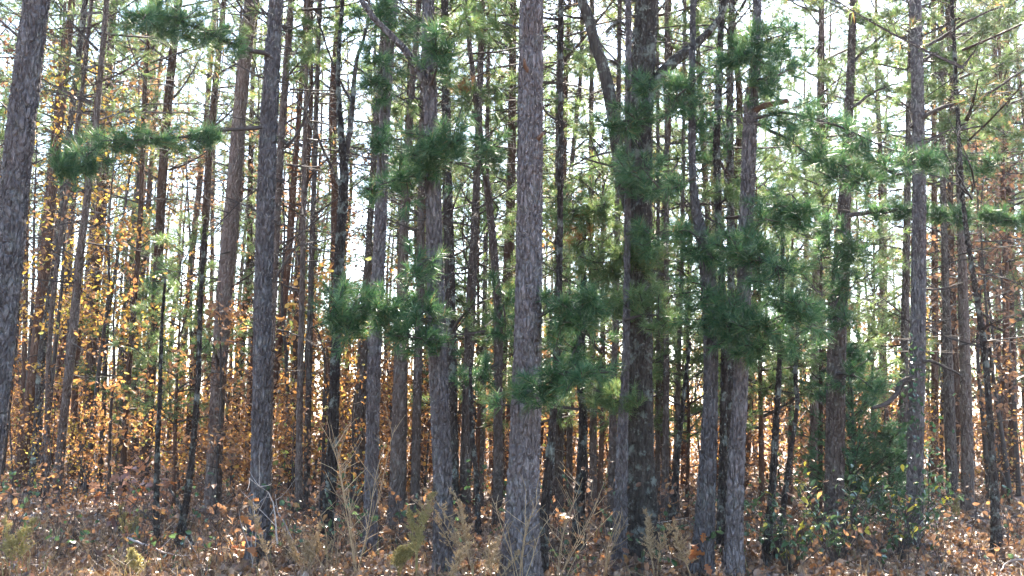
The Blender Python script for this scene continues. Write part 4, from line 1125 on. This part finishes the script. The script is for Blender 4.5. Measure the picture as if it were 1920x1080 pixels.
weed(668, 1092, 'tall bare tan weed stalks fanning out before the slim pale pine', 7, 1.55, 0.0, 'weed_tan', 1.0, 1, True, 0.22)
weed(778, 1090, 'yellow plumed weed glowing between slim pale and slant-limbed pines', 3, 0.95, -0.02, 'weed_green', 1.3, 2, False, 0.08)
weed(745, 1085, 'low green weed beside the yellow plumed weed', 4, 0.42, 0.0, 'weed_green', 1.0, 3, False, 0.25)
weed(888, 1095, 'tan weed arching over with drooping plumes beside the slant-limbed pine', 6, 1.0, -0.12, 'weed_tan', 0.7, 4, False, 0.22)
weed(512, 1095, 'single tan stalk slanting across the foot of the two-boughed pine', 1, 0.75, -0.30, 'weed_tan', 1.2, 5, False, 0.02)
weed(575, 1090, 'small tan weed amid sunlit litter past the two-boughed pine', 4, 0.55, 0.0, 'weed_tan', 1.0, 6, False, 0.2)
weed(975, 1112, 'grey-tan weed stalks standing before the thickest pine', 6, 0.95, 0.03, 'weed_tan', 0.8, 7, True, 0.2)
weed(1040, 1108, 'bare twiggy weed close past the foot of the thickest pine', 5, 1.1, 0.12, 'weed_tan', 0.8, 8, True, 0.2)
weed(1130, 1090, 'thin tan weed in front of the slender oak-side pine', 5, 0.7, 0.0, 'weed_tan', 0.8, 9, True, 0.25)
weed(1226, 1090, 'plumed tan weed at the foot of the big dark oak', 3, 0.75, 0.08, 'weed_tan', 1.1, 10, False, 0.12)
weed(1296, 1095, 'crooked pale weed stalk by the kinked pine', 2, 0.62, -0.06, 'weed_tan', 0.9, 11, False, 0.12)
weed(18, 1085, 'yellow-green weed at the edge pine corner', 3, 0.55, 0.0, 'weed_green', 1.2, 12, False, 0.12)
weed(235, 1025, 'pale yellow weed rising through the rust-leafed oak sprouts', 3, 0.55, 0.05, 'weed_green', 1.1, 13, False, 0.18)
weed(262, 1092, 'low yellow-green weed before the thin upright sapling', 3, 0.32, 0.0, 'weed_green', 1.1, 14, False, 0.25)
weed(85, 1040, 'brownish weed clump before the grey mottled stem', 6, 0.6, 0.0, 'weed_tan', 0.9, 15, True, 0.25)
weed(170, 1060, 'thin tan weed clump in the shaded corner grass', 5, 0.5, 0.0, 'weed_tan', 0.9, 16, True, 0.25)
weed(620, 1092, 'sparse tan weed in front of the forked oak', 4, 0.7, -0.05, 'weed_tan', 0.9, 17, True, 0.2)
weed(1795, 985, 'yellow-green weed lit beneath the red-brown thicket pine', 2, 0.55, 0.0, 'weed_green', 1.1, 18, False, 0.1)
weed(925, 1105, 'short tan weed squeezed between slant-limbed and thickest pines', 4, 0.5, 0.05, 'weed_tan', 0.6, 19, False, 0.25)
weed(840, 1108, 'leafy tan weed close before the slant-limbed pine', 3, 0.5, 0.0, 'weed_tan', 0.6, 20, False, 0.2)


# ------------------------------------------------------------------ fallen dead branches
def dead_branch(label, pts, Y, w, mat='pale_twig', side=5, seed=0):
    rng = np.random.default_rng(seed)
    P = np.array([tuple(at_depth(x, y, Y + dz)) for x, y, dz in pts])
    o = P[0].copy()
    l = spline(P - o, 0.05)
    l += np.cumsum(rng.normal(size=l.shape) * 0.005, axis=0)
    mb = MB()
    tube(mb, l, np.linspace(w, w * 0.25, len(l)), 6, 0, True)
    for _ in range(side):
        i = rng.integers(len(l) // 4, len(l))
        d = norm(rng.normal(size=3) + np.array([0, 0, 0.3])); L = rng.uniform(0.15, 0.5)
        s = l[i] + d * L * np.linspace(0, 1, 4)[:, None] + rng.normal(size=3) * 0.06 * (np.linspace(0, 1, 4)[:, None]) ** 2
        tube(mb, s, np.linspace(w * 0.4, 0.002, 4), 4)
    ob = new_obj('dead_branch', mb.mesh('dead_branch', [M[mat]]), None, o)
    return tag(ob, label, 'branch')


dead_branch('bleached twiggy branch sticking out across the two-boughed pine', [(520, 1020, 0), (516, 960, 0), (508, 925, 0), (488, 915, -0.1), (470, 898, -0.2)], 11.2, 0.010, side=7, seed=1)
dead_branch('pale fallen branch beside the sloping brown pine', [(560, 1040, 0), (540, 990, 0.1), (524, 960, 0.2), (520, 930, 0.2)], 12.0, 0.013, side=4, seed=2)
dead_branch('pale curved branch lying at the shrubby corner edge', [(1935, 1052, 0), (1900, 1048, 0.1), (1880, 1056, 0.2), (1868, 1076, 0.0)], 11.6, 0.014, side=3, seed=3)
dead_branch('grey forked branch lying in the litter near the forked sapling', [(240, 1010, 0), (290, 1028, -0.2), (340, 1040, -0.3), (372, 1046, -0.3)], 12.3, 0.014, side=5, seed=4)
dead_branch('dark dry branch reaching up among the oak sprouts', [(300, 990, 0), (270, 960, 0), (230, 925, -0.1), (190, 920, -0.2)], 13.0, 0.011, 'twig', 8, 5)
dead_branch('thin grey branch tangled under the arching shrub', [(1500, 1060, 0), (1560, 1010, 0), (1630, 985, 0.1), (1690, 1000, 0.2)], 11.2, 0.006, 'twig', 9, 6)
dead_branch('mossy pale branch propped on the foot of the big oak', [(1175, 985, 0), (1190, 965, 0), (1215, 960, -0.05), (1235, 975, 0)], 12.2, 0.012, 'pale_twig', 3, 7)

# ------------------------------------------------------------------ leaf litter and dead grass
def scatter(n, d0, d1, side=0.56, power=1.0):
    d = d0 + (d1 - d0) * RNG.random(n) ** power
    x = RNG.uniform(-side, side, n) * d
    return x, d


mb = MB()
for n, d0, d1, L, W in [(42000, 8.5, 17, 0.07, 0.045), (30000, 16, 32, 0.09, 0.06), (14000, 30, 60, 0.16, 0.11), (2500, 3, 9, 0.085, 0.055)]:
    x, y = scatter(n, d0, d1)
    z = gz(x, y) + RNG.uniform(0.0, 0.05, n)
    d = unit(n); d[:, 2] *= 0.45
    sz = RNG.uniform(0.6, 1.5, (n, 1))
    leaves(mb, np.stack([x, y, z], -1), d, L * sz, W * sz, 0, 0.35, RNG, droop=-0.05)
tag(new_obj('leaf_litter', mb.mesh('leaf_litter', [M['litter']], False)), 'brown and pinkish fallen leaves covering the forest floor', 'leaf litter', kind='stuff')

mb = MB()
n = 9000
x, y = scatter(n, 9.0, 15.5, 0.52)
keep = RNG.random(n) < np.where(x < -1.5, 0.9, 0.35)
x, y = x[keep], y[keep]; n = len(x)
z = gz(x, y)
h = RNG.uniform(0.08, 0.34, n)
p = np.stack([x, y, z], -1)
d = np.stack([RNG.normal(size=n) * 0.35, RNG.normal(size=n) * 0.35, np.ones(n)], -1)
side = norm(np.cross(d, unit(n))) * 0.0035
midp = p + d * h[:, None] * 0.6
tip = p + d * h[:, None] * 0.95 + np.stack([RNG.normal(size=n), RNG.normal(size=n), -np.abs(RNG.normal(size=n)) * 0.4], -1) * 0.3 * h[:, None]
V = np.stack([p - side, p + side, midp - side * 0.7, midp + side * 0.7, tip], 1).reshape(-1, 3)
b5 = np.arange(n)[:, None] * 5
mb.add(V, np.concatenate([b5 + np.array([[0, 1, 3]]), b5 + np.array([[0, 3, 2]]), b5 + np.array([[2, 3, 4]])]))
tag(new_obj('dry_grass', mb.mesh('dry_grass', [M['grass']], False)), 'thin dead grass along the forest edge', 'grass', kind='stuff')

# low brush of dry stalks and brown leaves under the trees
mb = MB()
rng = np.random.default_rng(77)
for _ in range(1000):
    d = 11.0 + 20 * rng.random() ** 1.5; x = rng.uniform(-0.52, 0.52) * d
    z = float(gz(x, d)); h = rng.uniform(0.2, 0.9)
    dv = np.array([rng.normal() * 0.25, rng.normal() * 0.25, 1.0])
    q = np.linspace(0, 1, 4)[:, None]
    l = np.array([x, d, z]) + dv * h * q + rng.normal(size=3) * 0.15 * h * q ** 2
    tube(mb, l, np.linspace(0.005, 0.002, 4), 3, 0)
    pos, dirs = [], []
    for _k in range(rng.integers(3, 8)):
        t = rng.uniform(0.2, 1); p0 = l[0] + (l[-1] - l[0]) * t
        dd = norm(rng.normal(size=3) + np.array([0, 0, 0.5])); L = rng.uniform(0.08, 0.32)
        tube(mb, [p0, p0 + dd * L], [0.003, 0.0015], 3, 0)
        for _j in range(rng.integers(0, 4)):
            pos.append(p0 + dd * L * rng.uniform(0.4, 1.05)); dirs.append(dd + rng.normal(size=3) * 0.6)
    if pos:
        leaves(mb, np.array(pos), np.array(dirs), 0.075, 0.045, 1 if rng.random() < 0.75 else 2, 0.3, rng)
tag(new_obj('undergrowth', mb.mesh('undergrowth', [M['twig'], M['leaf_russet'], M['shrub_green']], False)), 'low tangle of dry stalks and brown leaves on the forest floor', 'undergrowth', kind='stuff')

# ------------------------------------------------------------------ thin haze volume added to imitate lens glare
hm, hnt, hout = mat_new('glare_haze')
pv = hnt.nodes.new('ShaderNodeVolumePrincipled')
pv.inputs['Color'].default_value = (0.86, 0.92, 1.0, 1)
pv.inputs['Density'].default_value = 0.0005
pv.inputs['Anisotropy'].default_value = 0.6
hnt.links.new(pv.outputs[0], hout.inputs['Volume'])
mb = MB()
hx, y0, y1, z0, z1 = 620.0, -320.0, 920.0, -1.6, 25.0
mb.add([(-hx, y0, z0), (hx, y0, z0), (hx, y1, z0), (-hx, y1, z0), (-hx, y0, z1), (hx, y0, z1), (hx, y1, z1), (-hx, y1, z1)], None,
       [(0, 3, 2, 1), (4, 5, 6, 7), (0, 1, 5, 4), (1, 2, 6, 5), (2, 3, 7, 6), (3, 0, 4, 7)])
tag(new_obj('haze', mb.mesh('haze', [hm], False)), 'thin haze added to imitate lens glare', 'haze', kind='stuff')
